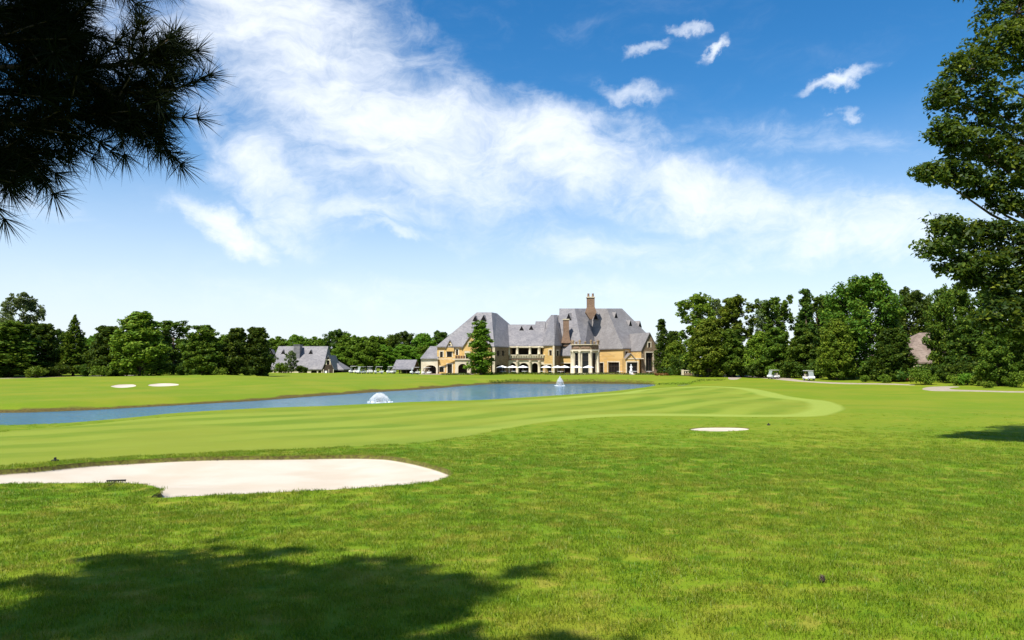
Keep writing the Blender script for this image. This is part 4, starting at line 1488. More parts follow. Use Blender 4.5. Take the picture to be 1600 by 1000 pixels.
# ================================================================== the near tree on the right
def near_tree():
    rng = np.random.default_rng(21)
    bx, by = 25.0, 30.5
    z0 = hz(bx, by)
    root = tag(empty('tree', (bx, by, z0)), 'near broadleaf tree leaning into the picture with glossy leaves, cut off by the edge', 'tree')
    lob = []
    # crown lobes seen in the picture: pixel, depth, radius in metres
    for px, py, Y, r in [(1590, 20, 30, 1.7), (1560, 78, 30, 1.5), (1508, 110, 29.5, 1.15), (1478, 150, 29.5, .85), (1530, 165, 30, 1.4), (1475, 205, 29, .7), (1505, 225, 29.5, 1.1), (1452, 268, 29, .62), (1492, 272, 29.3, .85),
                         (1545, 240, 30, 1.35), (1590, 200, 30, 1.6), (1590, 270, 29.5, 1.2), (1532, 292, 29.5, .7), (1570, 318, 29.5, .62), (1478, 350, 29, .62), (1466, 385, 29, .7), (1508, 372, 29.4, .85), (1500, 412, 29, .8),
                         (1552, 360, 29.6, .8), (1545, 405, 29.4, 1.0), (1592, 380, 29.5, 1.1), (1590, 425, 29.5, .95), (1522, 436, 29.2, .55), (1560, 440, 29.2, .7), (1600, 470, 29, .8), (1568, 478, 29, .62), (1545, 500, 28.8, .42), (1590, 515, 28.8, .6),
                         (1620, 90, 31, 1.8), (1550, -40, 31, 1.8), (1600, -90, 31, 2.0), (1640, 330, 30, 1.3)]:
        p = at(px, py, Y)
        lob.append((p.x, p.y, p.z, r))
    # the rest of the crown, out of the picture
    for i in range(54):
        t = rng.uniform(0, 1)
        z = z0 + 4.2 + 15.5 * t
        e = math.sin(math.pi * min(1, t * .78 + .2)) ** .6
        a = rng.uniform(0, 2 * math.pi)
        rr = 7.2 * e * rng.uniform(.3, 1.0)
        x, y = bx + rr * math.cos(a), by + rr * math.sin(a)
        if x < at(1625, 300, y).x:
            continue
        lob.append((x, y, z, rng.uniform(1.2, 1.9)))
    Cs, Ns, Ss, Ts, twl = [], [], [], [], []
    for (x, y, z, r) in lob:
        vis = 800 + F * x / y < 1650
        k = int((30 if vis else 9) * (r + .35))
        u = rng.normal(size=(k, 3)); u /= np.linalg.norm(u, axis=1)[:, None]
        c = np.array([x, y, z]) + u * r * rng.uniform(.35, 1.0, (k, 1)) * np.array([1, 1, .72])
        for j in range(k):
            # a spray of leaves round a twig end
            m = 34 if vis else 22
            v = rng.normal(size=(m, 3)); v /= np.linalg.norm(v, axis=1)[:, None]
            rad_ = rng.uniform(.24, .46)
            q = c[j] + v * rad_ * rng.uniform(.3, 1, (m, 1)) * np.array([1.1, 1.1, .65])
            Cs.append(q)
            Ns.append(v * .5 + np.array([0, 0, .8]) + rng.normal(size=(m, 3)) * .55)
            Ss.append((.105 if vis else .16) * rng.uniform(.6, 1.25, m))
            Ts.append(np.clip(rng.uniform(0, 1, m) * .75 + .30 * rng.uniform() ** 2, 0, 1))
            if vis and j % 2 == 0:
                twl.append((Vector((x, y, z)), Vector(c[j])))
    C, N, S, T = map(np.concatenate, (Cs, Ns, Ss, Ts))
    off = np.array([bx, by, z0])
    me = leaf_mesh('crown', C - off, N, S, T, rng, .55, .22)
    link('crown', me, LEAF['near'], root)
    tb = MB()
    tb.tube([(0, 0, -.4), (0, 0, .2), (-.2, 0, 4), (.1, .1, 9), (0, 0, 17)], [.55, .40, .33, .22, .05], 12)
    for (x, y, z, r) in lob:
        q = Vector((x, y, z)) - Vector(off)
        z1 = max(2.4, q.z - math.hypot(q.x, q.y) * .55 - .5)
        tb.tube(limb_path((0, 0, min(z1, 15)), q, rng, n=5), [.10, .085, .07, .05, .035, .018], 5, False)
    for p, q in twl:
        tb.tube([p - Vector(off), q - Vector(off)], [.018, .006], 3, False)
    tb.build('trunk', BARK, root, True)


LEAF['near'] = leaf_mat('leaf_near', (.020, .044, .005), (.046, .082, .008), (.23, .26, .020), .34, .25)
LEAF['straw'] = leaf_mat('leaf_straw', (.16, .12, .035), (.24, .18, .05), (.32, .25, .09))
near_tree()

# ================================================================== the pine the camera stands under
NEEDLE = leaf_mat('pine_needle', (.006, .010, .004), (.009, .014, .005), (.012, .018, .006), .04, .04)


def pine():
    rng = np.random.default_rng(33)
    bx, by = -7.3, -1.0
    z0 = hz(bx, by)
    root = tag(empty('pine_tree', (bx, by, z0)), 'dark long-needled pine whose boughs hang into the top corner of the picture', 'tree')
    off = Vector((bx, by, z0))
    wood = MB()
    H = 15.5
    wood.tube([(0, 0, -.4), (0, 0, .3), (.1, 0, H * .5), (0, 0, H)], [.42, .34, .22, .04], 12)
    tufts = []                     # (point, direction, fine)
    # boughs in view: pixel columns/rows and depths
    boughs = [
        [(-420, 40, 2.6), (-200, 95, 3.1), (0, 112, 3.6), (130, 108, 3.85), (235, 108, 4.0), (318, 84, 4.1)],
        [(-200, 95, 3.1), (-60, 150, 3.5), (70, 150, 3.8), (160, 150, 3.95), (262, 150, 4.05), (306, 146, 4.1)],
        [(-420, 150, 2.6), (-200, 205, 3.1), (-40, 232, 3.5), (36, 238, 3.7), (72, 240, 3.8)],
        [(-300, -60, 2.9), (-100, 10, 3.4), (40, 30, 3.7), (105, 42, 3.85), (138, 50, 3.9)],
        [(-200, -160, 3.1), (40, -70, 3.6), (160, -42, 3.9), (232, -30, 4.0)],
        [(-200, 205, 3.1), (-60, 195, 3.4), (60, 200, 3.7), (130, 190, 3.85), (158, 184, 3.9)],
        [(130, 108, 3.85), (190, 140, 3.95), (230, 176, 4.0), (248, 190, 4.02)],
        [(-100, 10, 3.4), (-20, -20, 3.6), (60, -10, 3.75), (90, -5, 3.8)],
        [(-100, 60, 3.3), (0, 60, 3.55), (70, 72, 3.7), (110, 80, 3.8)],
        [(-200, 205, 3.1), (-80, 260, 3.5), (0, 262, 3.7), (30, 268, 3.75)],
    ]
    for bi, b in enumerate(boughs):
        P = [at(q[0] - 32, q[1] - 6, q[2]) for q in b]
        if bi in (0, 2, 3, 4):                         # run back to the stem
            P = [off + Vector((0, 0, max(2.6, P[0].z - z0 + .2)))] + P
        Pl = [p - off for p in P]
        n = len(Pl)
        wood.tube(Pl, [.018 * (1 - i / n) + .005 for i in range(n)], 6)
        for i in range(n - 1):
            seg = Pl[i + 1] - Pl[i]
            if seg.length > 2.2:                       # inner part of the bough: shorter side branches
                for k in range(int(seg.length / .07)):
                    t = .25 + .75 * (k + rng.uniform()) / int(seg.length / .07)
                    p = Pl[i] + seg * t
                    q = p + (seg.normalized() * .5 + Vector(rng.normal(size=3)) * .6).normalized() * rng.uniform(.15, .7)
                    if (q + off).y > .5 and (q + off).x > -.70 * (q + off).y:
                        continue
                    wood.tube([p, q], [.010, .005], 3, False)
                    for s in (.4, .7, 1.0):
                        tufts.append((p.lerp(q, s), (q - p).normalized(), True))
                continue
            m = max(2, int(seg.length / .055))
            for k in range(m):
                t = (k + .5) / m
                tufts.append((Pl[i] + seg * t, seg.normalized(), True))
        # side shoots
        for i in range(1, n - 1):
            for s in range(7):
                p = Pl[i].lerp(Pl[i + 1], rng.uniform(0, 1))
                d = ((Pl[i + 1] - Pl[i]).normalized() + Vector(rng.normal(size=3)) * .7).normalized()
                ln = rng.uniform(.12, .34)
                wood.tube([p, p + d * ln], [.007, .004], 4, False)
                for k in range(4):
                    tufts.append((p + d * ln * (k + 1) / 4, d, True))
    # the rest of the crown, above and behind the camera
    nb = 96
    for i in range(nb):
        t = i / nb
        z = 3.3 + (H - 3.6) * t
        ln = (6.4 * (1 - t) ** .6 + .5) * rng.uniform(.75, 1.05)
        a = i * 2.4 + rng.uniform(-.3, .3)
        d = Vector((math.cos(a), math.sin(a), rng.uniform(-.05, .25)))
        tip = d * ln
        # keep clear of the sight lines through the picture below the boughs
        def inview(p):
            w = p + off
            return w.y > .6 and abs(w.x) < .74 * w.y and (w.z - EYE) < .62 * w.y
        Pl = [Vector((0, 0, z)) + tip * s + Vector((0, 0, -.5 * s * s)) for s in (0, .35, .7, 1)]
        if any(inview(p) for p in Pl):
            tip = tip * .55
            Pl = [Vector((0, 0, z)) + tip * s + Vector((0, 0, .3 * s * s)) for s in (0, .35, .7, 1)]
            if any(inview(p) for p in Pl):
                continue
        wood.tube(Pl, [.06 * (1 - t) + .02, .045 * (1 - t) + .015, .03, .012], 5, False)
        for s in range(int(14 + 22 * ln / 5)):
            u = rng.uniform(.25, 1)
            p = Vector((0, 0, z)) + tip * u + Vector((0, 0, -.3 * u * u))
            sd = Vector(rng.normal(size=3)); sd.z *= .35
            q = p + sd.normalized() * rng.uniform(.1, .8) * (1.15 - u * .5)
            if inview(q) or inview(q + Vector((.15, .2, -.2))):
                continue
            wood.tube([p, q], [.012, .006], 3, False)
            tufts.append((q, (q - p).normalized(), False))
            tufts.append((p.lerp(q, .5), (q - p).normalized(), False))
    C, D, Lg, Wd = [], [], [], []
    for p, d, fine in tufts:
        m = 42 if fine else 44
        dv = np.array(d)
        v = rng.normal(size=(m, 3)); v /= np.linalg.norm(v, axis=1)[:, None]
        v = v * .85 + dv * (.75 if fine else .35)
        v /= np.linalg.norm(v, axis=1)[:, None]
        C.append(np.tile(np.array(p), (m, 1))); D.append(v)
        Lg.append((.165 if fine else .24) * rng.uniform(.6, 1.1, m)); Wd.append(np.full(m, .0019 if fine else .010))
    C, D, Lg, Wd = map(np.concatenate, (C, D, Lg, Wd))
    A = np.cross(D, rng.normal(size=D.shape)); A /= np.linalg.norm(A, axis=1)[:, None]
    bend = np.array([0, 0, -1.0]) * (Lg * .10)[:, None]
    M1 = C + D * (Lg * .5)[:, None] + bend * .25
    E = C + D * Lg[:, None] + bend
    w = A * Wd[:, None]
    V = np.stack([C - w, C + w, M1 + w * .9, M1 - w * .9, E], 1).reshape(-1, 3)
    k = np.arange(len(C)) * 5
    tri = np.concatenate([np.stack([k, k + 1, k + 2], 1), np.stack([k, k + 2, k + 3], 1), np.stack([k + 3, k + 2, k + 4], 1)])
    me = np_mesh('needles', V, tri, 3)
    at_ = me.attributes.new('tint', 'FLOAT', 'POINT')
    at_.data.foreach_set('value', np.repeat(rng.uniform(0, 1, len(C)), 5).astype(np.float32))
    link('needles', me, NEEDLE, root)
    wood.build('trunk', BARK, root, True)
    print('pine needles', len(C))


pine()

# ================================================================== shrubs and undergrowth
SH_L, SH_R = 'shrubs under the tree row beyond the lake', 'shrubs along the path below the tall trees'
for px, Y, hh, k, lb in [(18, 178, 3.2, 'bush_dark', 'dark shrub under the full green tree at the picture edge'), (58, 176, 2.8, 'bush_yellow', 'yellow-green shrub in front of the tree row, beneath the tall pale tree'),
                         (92, 186, 3.4, 'bush_dark', 'dark shrub at the foot of the pointed conifer, nearer the edge'), (136, 186, 3.0, 'bush_dark', 'dark shrub at the foot of the pointed conifer, nearer the house'),
                         (160, 180, 2.6, 'bush_light', 'light green shrub below the low dark round tree'), (196, 184, 3.4, 'bush_dark', 'dark shrub between low round tree and yellow-green tree'),
                         (250, 186, 3.4, 'bush_dark', 'dark shrub past the foot of the large yellow-green tree'), (285, 188, 3.2, 'bush_dark', 'dark shrub below the open-topped tree'),
                         (345, 180, 2.2, 'bush_yellow', 'yellowish shrub between the round tree and the twin dark trees'), (388, 184, 2.6, 'bush_dark', 'dark shrub between the twin dark trees'),
                         (441, 231, 3.1, 'bush_light', 'clipped green shrub against the cream wall of the low house'), (471, 230, 2.4, 'bush_dark', 'dark shrub in front of the low house by its porch')]:
    plant(k, px, Y, h=hh, width_px=hh * 1.7 * F / Y, name='shrub', label=lb, cat='shrub', group=SH_L)
plant('young', 456, 229, 548, 20, 'young_tree', 'pale young tree in front of the slate roof of the low house', 'tree')
for px, Y, hh, k, lb in [(1068, 200, 2.6, 'bush_light', 'light green shrub at the end of the low stone wall'), (1100, 188, 3.6, 'bush_dark', 'dark shrub behind the low stone wall'),
                         (1128, 182, 3.0, 'bush_dark', 'dark shrub behind the statue on the lawn'), (1160, 176, 3.8, 'bush_dark', 'dark undergrowth shrub past the statue'),
                         (1185, 170, 3.6, 'bush_dark', 'dark undergrowth shrub before the white cart on the path'), (1208, 163, 2.6, 'bush_light', 'small light shrub right behind the white cart on the path'),
                         (1236, 162, 3.6, 'bush_dark', 'dark shrub between the two carts on the path'), (1276, 158, 3.6, 'bush_dark', 'dark shrub just past the parked cart'),
                         (1300, 152, 1.7, 'bush_yellow', 'low yellowish shrub on the verge past the parked cart'), (1330, 146, 3.0, 'bush_dark', 'dark shrub under the largest tree, nearer the cart'),
                         (1362, 142, 3.2, 'bush_dark', 'dark shrub under the largest tree, at its trunk'), (1349, 137, 1.3, 'bush_light', 'low light shrub on the verge below the largest tree'),
                         (1381, 132, 1.5, 'bush_yellow', 'small square yellow shrub by the path below the largest tree'), (1415, 133, 1.1, 'bush_red', 'red flowering shrub below the largest tree'),
                         (1441, 124, 2.6, 'bush_light', 'mid-sized green shrub below the brown roof in the gap'), (1470, 128, 3.0, 'bush_dark', 'dark shrub below the broad green tree'),
                         (1491, 118, 1.6, 'bush_yellow', 'yellow-green shrub at the near end of the shrub bed'), (1506, 117, 1.9, 'bush_light', 'light green shrub in the middle of the shrub bed'),
                         (1526, 115, 1.6, 'bush_yellow', 'yellow-green shrub at the far end of the shrub bed'), (1500, 124, 3.6, 'bush_dark', 'dark tall shrub behind the shrub bed'),
                         (1538, 106, 1.0, 'bush_yellow', 'small round yellow shrub standing alone on the lawn by the curved path'), (1560, 112, 2.6, 'bush_dark', 'dark shrub behind the lone yellow shrub'),
                         (1588, 108, 2.4, 'bush_light', 'green shrub by the pale trunk at the picture edge'), (1540, 120, 3.4, 'bush_dark', 'dark shrub under the shaded tree below the near crown')]:
    plant(k, px, Y, h=hh, width_px=hh * (1.5 if hh > 1.2 else 2.2) * F / Y, name='shrub', label=lb, cat='shrub', group=SH_R)


def thicket(name, pts, label, seed, leaf='dark', hh=(2.0, 4.2)):
    """undergrowth that reads as one mass"""
    rng = np.random.default_rng(seed)
    L = []
    for px, Y in pts:
        x = (px - 800) / F * Y
        z = hz(x, Y)
        h = rng.uniform(*hh)
        for j in range(3):
            L.append((x + rng.normal() * 1.3, Y + rng.normal() * 1.2, z + h * rng.uniform(.2, .85), rng.uniform(.9, 1.6)))
    C, N, S, T = lobe_leaves(L, 160, .27, rng)
    ok = C[:, 2] > .7
    me = leaf_mesh(name, C[ok], N[ok], S[ok], T[ok], rng)
    return tag(link(name, me, LEAF[leaf]), label, None, None, 'stuff')


rr = random.Random(9)
thicket('undergrowth', [(px, 206 + rr.uniform(-5, 8)) for px in range(-70, 420, 9)], 'dark undergrowth filling the tree row beyond the lake', 71)
thicket('undergrowth', [(px, 300 + rr.uniform(-8, 8)) for px in range(405, 720, 7)], 'green undergrowth at the foot of the wood behind the clubhouse', 72, 'mid', (3, 7))
thicket('undergrowth', [(px, 196 - (px - 1040) * .09 + rr.uniform(-5, 6)) for px in range(1046, 1420, 8)], 'dark undergrowth behind the cart path', 73, 'dark', (2.5, 6))
thicket('undergrowth', [(px, 136 + rr.uniform(-3, 6)) for px in range(1400, 1680, 10)], 'dark undergrowth in front of the hidden house', 74, 'dark', (1.6, 3.2))

def band(name, poly, label, seed, leaf, size, hgt, wid, n):
    """low planting along a line of plan points"""
    rng = np.random.default_rng(seed)
    Q_ = np.asarray(poly, float)
    seg = np.diff(Q_, axis=0)
    L_ = np.linalg.norm(seg, axis=1)
    k = rng.choice(len(seg), n, p=L_ / L_.sum())
    P = Q_[k] + seg[k] * rng.uniform(0, 1, (n, 1)) + rng.normal(size=(n, 2)) * wid
    Z = height(P[:, 0], P[:, 1]) + rng.uniform(0, 1, n) * hgt
    C = np.column_stack([P, Z])
    N = rng.normal(size=(n, 3)) + np.array([0, -.4, .5])
    me = leaf_mesh(name, C, N, size * rng.uniform(.6, 1.3, n), rng.uniform(0, 1, n), rng)
    return tag(link(name, me, LEAF[leaf]), label, None, None, 'stuff')


band('hedge', [tuple(Q(px, 206.6)) for px in (690, 735)], 'low dark hedge at the terrace edge before the arched porch', 81, 'dark', .10, .55, .25, 1500)
band('hedge', [tuple(Q(px, 206.6)) for px in (768, 900, 985)], 'low dark hedge along the terrace edge before the loggia', 82, 'dark', .10, .55, .25, 5200)
band('hedge', [tuple(Q(px, 206.6)) for px in (992, 1030)], 'low dark hedge at the terrace edge below the stone gable', 83, 'dark', .10, .5, .25, 1300)
band('reeds', [flat(px, py) for px, py in ((1020, 600.7), (980, 599.9), (930, 599.6), (875, 599.6))], 'dry reeds on the far bank of the lake below the clubhouse', 84, 'straw', .09, .55, .5, 1900)
band('reeds', [flat(px, py) for px, py in ((860, 599.6), (800, 599.6), (765, 600.1))], 'dark waterside growth on the far bank below the loggia', 85, 'dark', .09, .45, .4, 1200)
band('reeds', [flat(px, py) for px, py in ((1024, 602), (1060, 601.6), (1090, 600.6), (1130, 599.6))], 'dark rushes in the hollow between lake and pond', 86, 'dark', .08, .35, .4, 1000)

# ================================================================== small things
CLOTH = mottled('white_canvas', (.72, .71, .68), (.80, .79, .76), 2.0, .8)
CHROME = mottled('grey_metal', (.30, .30, .30), (.40, .40, .40), 3.0, .45, .5)
RUBBER = mottled('black_rubber', (.015, .015, .015), (.03, .03, .03), 3.0, .8)
SEATM = mottled('beige_vinyl', (.38, .33, .26), (.46, .41, .33), 3.0, .6)
CANOPY = mottled('grey_white_canopy', (.42, .41, .39), (.50, .49, .47), 1.0, .5, .3)
SHELL = mottled('white_shell', (.62, .62, .62), (.72, .72, .72), 1.0, .35, .4)
SHELL_G = mottled('pale_green_shell', (.42, .52, .48), (.50, .60, .55), 1.0, .35, .4)

# parasols on the terrace
_u = MB(); _u.lathe([(1.75, 2.25), (1.72, 2.36), (.95, 2.66), (.05, 3.0)], 8); U_C = _u.mesh('canopy'); U_C.materials.append(CLOTH)
_u = MB(); _u.tube([(0, 0, 0), (0, 0, 3.05)], .05, 6); U_P = _u.mesh('pole'); U_P.materials.append(CHROME)
_u = MB(); _u.lathe([(.42, 0), (.42, .08), (.12, .14), (.08, .3)], 10); U_B = _u.mesh('base'); U_B.materials.append(RUBBER)
_u = MB(); _u.lathe([(.06, .02), (.06, .70), (.62, .71), (.62, .76), (.05, .765)], 12); T_M = _u.mesh('table'); T_M.materials.append(CLOTH)
_u = MB()
_u.box(-.24, .24, -.24, .24, .42, .48); _u.box(-.24, .24, .20, .25, .48, .92)
for sx in (-.2, .2):
    for sy in (-.2, .2):
        _u.box(sx - .02, sx + .02, sy - .02, sy + .02, 0, .42)
C_M = _u.mesh('chair'); C_M.materials.append(TIMBER)
for i, (px, Y, lb) in enumerate([(784.8, 214, 'white terrace parasol nearest the bright tree, before the stone wall'), (800.8, 215, 'white parasol in front of the first loggia arch'), (817.2, 215, 'white parasol in front of the wide middle loggia arch'),
                                 (853.4, 214, 'white parasol at the foot of the hipped bay'), (871, 212, 'white parasol overlapping another before the wide dark opening, nearer the loggia'), (882, 214, 'white parasol overlapping another before the wide dark opening, nearer the round bay'),
                                 (900.8, 212, 'white parasol at the edge of the columned bay'), (919, 212, 'white parasol in the middle of the columned bay')]):
    o = tag(empty('parasol', (Q(px, Y).x, Y, 1.02), i * .3), lb, 'parasol', 'parasols on the clubhouse terrace')
    for nm, me in (('canopy', U_C), ('pole', U_P), ('base', U_B)):
        link(nm, me, None, o)
    o.scale = (.95, .95, .83)
for i, (px, Y, lb) in enumerate([(786, 212.5, 'white table under the parasol nearest the bright tree'), (803.5, 213.3, 'white table by the first loggia arch'), (820, 213.2, 'white table by the wide middle loggia arch'), (848, 212.5, 'white table before the last narrow loggia arch'),
                                 (862, 211, 'white table at the corner of the hipped bay'), (876, 210.6, 'white table under the two overlapping parasols'), (969, 211, 'white table before the wide window of the main block'),
                                 (992, 211.4, 'white table beside the white statue'), (1014.7, 212, 'white table under the tall window of the stone gable')]):
    t = tag(link('terrace_table', T_M), lb, 'table', 'tables on the clubhouse terrace')
    t.location = (Q(px, Y).x, Y, 1.02)
    t.scale = (1.5, 1.5, 1.15)
for i, (px, Y, lb) in enumerate([(782.5, 212.2, 'dark chair beside the table nearest the bright tree'), (806.4, 213, 'dark chair by the first loggia arch'), (823.2, 213, 'dark chair by the wide middle loggia arch'), (872.6, 210.4, 'dark chair at the table under two parasols, loggia side'),
                                 (879.6, 210.4, 'dark chair at the table under two parasols, bay side'), (964.5, 211, 'dark chair before the wide window of the main block'), (1019, 211.8, 'dark chair under the tall window of the stone gable')]):
    t = tag(link('terrace_chair', C_M), lb, 'chair', 'chairs on the clubhouse terrace')
    t.location = (Q(px, Y).x, Y, 1.02)
    t.rotation_euler = (0, 0, i * 1.3)

# golf carts
def cart_parts():
    P = {}
    b = MB()
    prof = [(-1.15, .34), (1.2, .34), (1.25, .55), (1.1, .78), (.72, .86), (.62, .40), (-.12, .40), (-.14, .66), (-.62, .70), (-1.12, .80), (-1.2, .6)]
    b.prism([(-.56, y, z) for y, z in prof], [(.56, y, z) for y, z in prof]); P['body'] = (b.mesh('body'), SHELL)
    b = MB(); b.box(-.62, .62, -1.0, .72, 1.78, 1.84); b.box(-.56, .56, -.94, .66, 1.84, 1.88); P['roof'] = (b.mesh('roof'), CANOPY)
    b = MB(); b.box(-.5, .5, -.60, -.14, .68, .80); b.box(-.5, .5, -.70, -.58, .80, 1.22); P['seat'] = (b.mesh('seat'), SEATM)
    b = MB()
    for sx in (-.54, .54):
        b.tube([(sx, .95, .8), (sx, .62, 1.79)], .02, 5); b.tube([(sx, -.80, .72), (sx, -.92, 1.79)], .02, 5)
    P['posts'] = (b.mesh('roof_frame'), RUBBER)
    b = MB(); b.add([(-.5, .93, .84), (.5, .93, .84), (.5, .66, 1.70), (-.5, .66, 1.70)], [(0, 1, 2, 3)]); b.add([(-.5, .945, .84), (.5, .945, .84), (.5, .675, 1.70), (-.5, .675, 1.70)], [(3, 2, 1, 0)]); P['windscreen'] = (b.mesh('windscreen'), GLASS_C)
    b = MB(); b.tube([(-.25, .62, .85), (-.25, .38, 1.0)], .018, 5); b.tube([(-.25 + .16 * math.cos(a), .38 + .05 * math.sin(a), 1.0 + .15 * math.sin(a)) for a in [k * math.pi / 5 for k in range(11)]], .015, 5, False); P['steering'] = (b.mesh('steering_wheel'), RUBBER)
    w = MB()
    n = 14
    ring = [(.23 * math.cos(2 * math.pi * k / n), .23 * math.sin(2 * math.pi * k / n)) for k in range(n)]
    w.prism([(-.09, y, z) for y, z in ring], [(.09, y, z) for y, z in ring]); P['wheel'] = (w.mesh('wheel', True), RUBBER)
    w = MB(); ring = [(.12 * math.cos(2 * math.pi * k / n), .12 * math.sin(2 * math.pi * k / n)) for k in range(n)]
    w.prism([(-.10, y, z) for y, z in ring], [(.10, y, z) for y, z in ring]); P['rim'] = (w.mesh('rim'), CHROME)
    for me, m in P.values():
        me.materials.append(m)
    return P


GLASS_C, _t, _b = material('clear_windscreen')
_b.inputs['Base Color'].default_value = (.5, .55, .55, 1); _b.inputs['Roughness'].default_value = .1; _b.inputs['Alpha'].default_value = .35
CP = cart_parts()


def cart(px, Y, rz, lb, group, s=1.0):
    x = Q(px, Y).x
    z = hz(x, Y)
    o = tag(empty('golf_cart', (x, Y, z + .02), rz, s), lb, 'golf cart', group)
    for nm, k in (('body', 'body'), ('roof', 'roof'), ('seat', 'seat'), ('roof_frame', 'posts'), ('windscreen', 'windscreen'), ('steering_wheel', 'steering')):
        link(nm, CP[k][0], None, o)
    for sx in (-.48, .48):
        for sy in (-.78, .82):
            w = link('wheel', CP['wheel'][0], None, o); w.location = (sx, sy, .23)
            link('rim', CP['rim'][0], None, w)
    return o


GC1, GC2 = 'golf carts parked by the shelter', 'golf carts on the path below the tall trees'
for px, Y, rz, lb in [(553, 222, 1.2, 'golf cart at the far end of the parked carts, by the low house'), (565, 218, 2.4, 'second parked golf cart from the low house'), (578, 220, .4, 'third parked golf cart from the low house'),
                      (592, 219, 1.9, 'golf cart parked halfway between low house and shelter'), (611.5, 218, 1.0, 'golf cart at the open shelter, side away from the clubhouse'), (648.5, 218, 2.0, 'golf cart between the shelter and the clubhouse arch'), (667, 217, 1.4, 'golf cart in front of the wide annex arch')]:
    cart(px, Y, rz, lb, GC1, 1.12)
cart(1263, 147, math.pi + .15, 'white golf cart facing the camera at the edge of the path', GC2, 1.06)
cart(1208, 158, 1.9, 'white golf cart farther along the path, half hidden by the rise', GC2, 1.0)
# pale awning by the low house
mb = MB()
x0 = Q(404, 214).x
mb.prism([(x0 - 1.4, 213, 2.9), (x0 - .4, 213, 2.9), (x0 + 1.9, 213, 1.0), (x0 + 1.0, 213, 1.0)], [(x0 - 1.4, 215.5, 2.9), (x0 - .4, 215.5, 2.9), (x0 + 1.9, 215.5, 1.0), (x0 + 1.0, 215.5, 1.0)])
tag(mb.build('awning', CLOTH), 'white slanting canvas between the twin dark trees and the low house', 'awning')

# statues
def statue(px, Y, s, lb, mat):
    x = Q(px, Y).x
    o = tag(empty('statue', (x, Y, hz(x, Y) if Y < 207 else 1.02), .4, s), lb, 'statue')
    b = MB(); b.box(-.45, .45, -.45, .45, 0, .15); b.box(-.36, .36, -.36, .36, .15, .75); b.box(-.42, .42, -.42, .42, .75, .85); b.build('pedestal', mat, o)
    b = MB(); b.lathe([(.32, .85), (.34, 1.0), (.22, 1.5), (.19, 1.72), (.25, 2.0), (.17, 2.16), (.07, 2.22), (.07, 2.3), (.12, 2.38), (.12, 2.5), (.03, 2.58)], 12)
    b.tube([(.22, 0, 2.08), (.34, -.08, 1.82), (.2, -.24, 1.68)], [.07, .06, .05], 6); b.tube([(-.22, 0, 2.08), (-.33, .02, 1.8), (-.28, -.08, 1.55)], [.07, .06, .05], 6)
    b.build('figure', mat, o, True)


statue(986, 211, 1.12, 'white statue on the terrace before the pedimented porch', WHITE)
statue(1038, 206.5, .95, 'white statue by the flower bed at the end of the terrace', WHITE)
statue(1132, 178, .75, 'pale stone statue on the lawn past the low stone wall', CREAM)

# low stone wall past the clubhouse
wz = tag(empty('garden_wall', (Q(1096, 194).x, 194, 1.0)), 'low pale stone wall with piers on the lawn past the clubhouse', 'wall')


def gwall():
    for px in (1066, 1083, 1100, 1114, 1128):
        slabpx(None, 'pier', px - 1.6, px + 1.6, 577.5, 586, 193.6, .7, CREAM)
    slabpx(None, 'coping', 1066, 1128, 578.4, 579.8, 193.8, .6, CREAM)
    slabpx(None, 'wall', 1066, 1128, 583, 586.5, 193.6, .4, STONE)
    for px in range(1070, 1127, 4):
        slabpx(None, 'baluster', px, px + 1.4, 579.8, 583, 193.6, .3, CREAM)


bpy.context.view_layer.update()
gather(wz, gwall)

# bed of red flowers by the end of the lake
for i, (px, Y, lb) in enumerate([(1026, 190, 'first clump of red flowers at the end of the lake'), (1034, 189, 'middle clump of red flowers at the end of the lake'), (1043, 190, 'last clump of red flowers at the end of the lake')]):
    plant('bush_red', px, Y, h=.7, width_px=11, name='flower_clump', label=lb, cat='flowers', group='red flowers at the end of the lake')
plant('bush_dark', 1046, 196, h=1.3, width_px=22, name='shrub', label='dark low shrub behind the red flowers at the end of the lake', cat='shrub')

# fountains in the lake
SPRAY, _t, _b = material('white_spray')
_b.inputs['Base Color'].default_value = (.85, .88, .90, 1); _b.inputs['Roughness'].default_value = .6
_b.inputs['Alpha'].default_value = .8


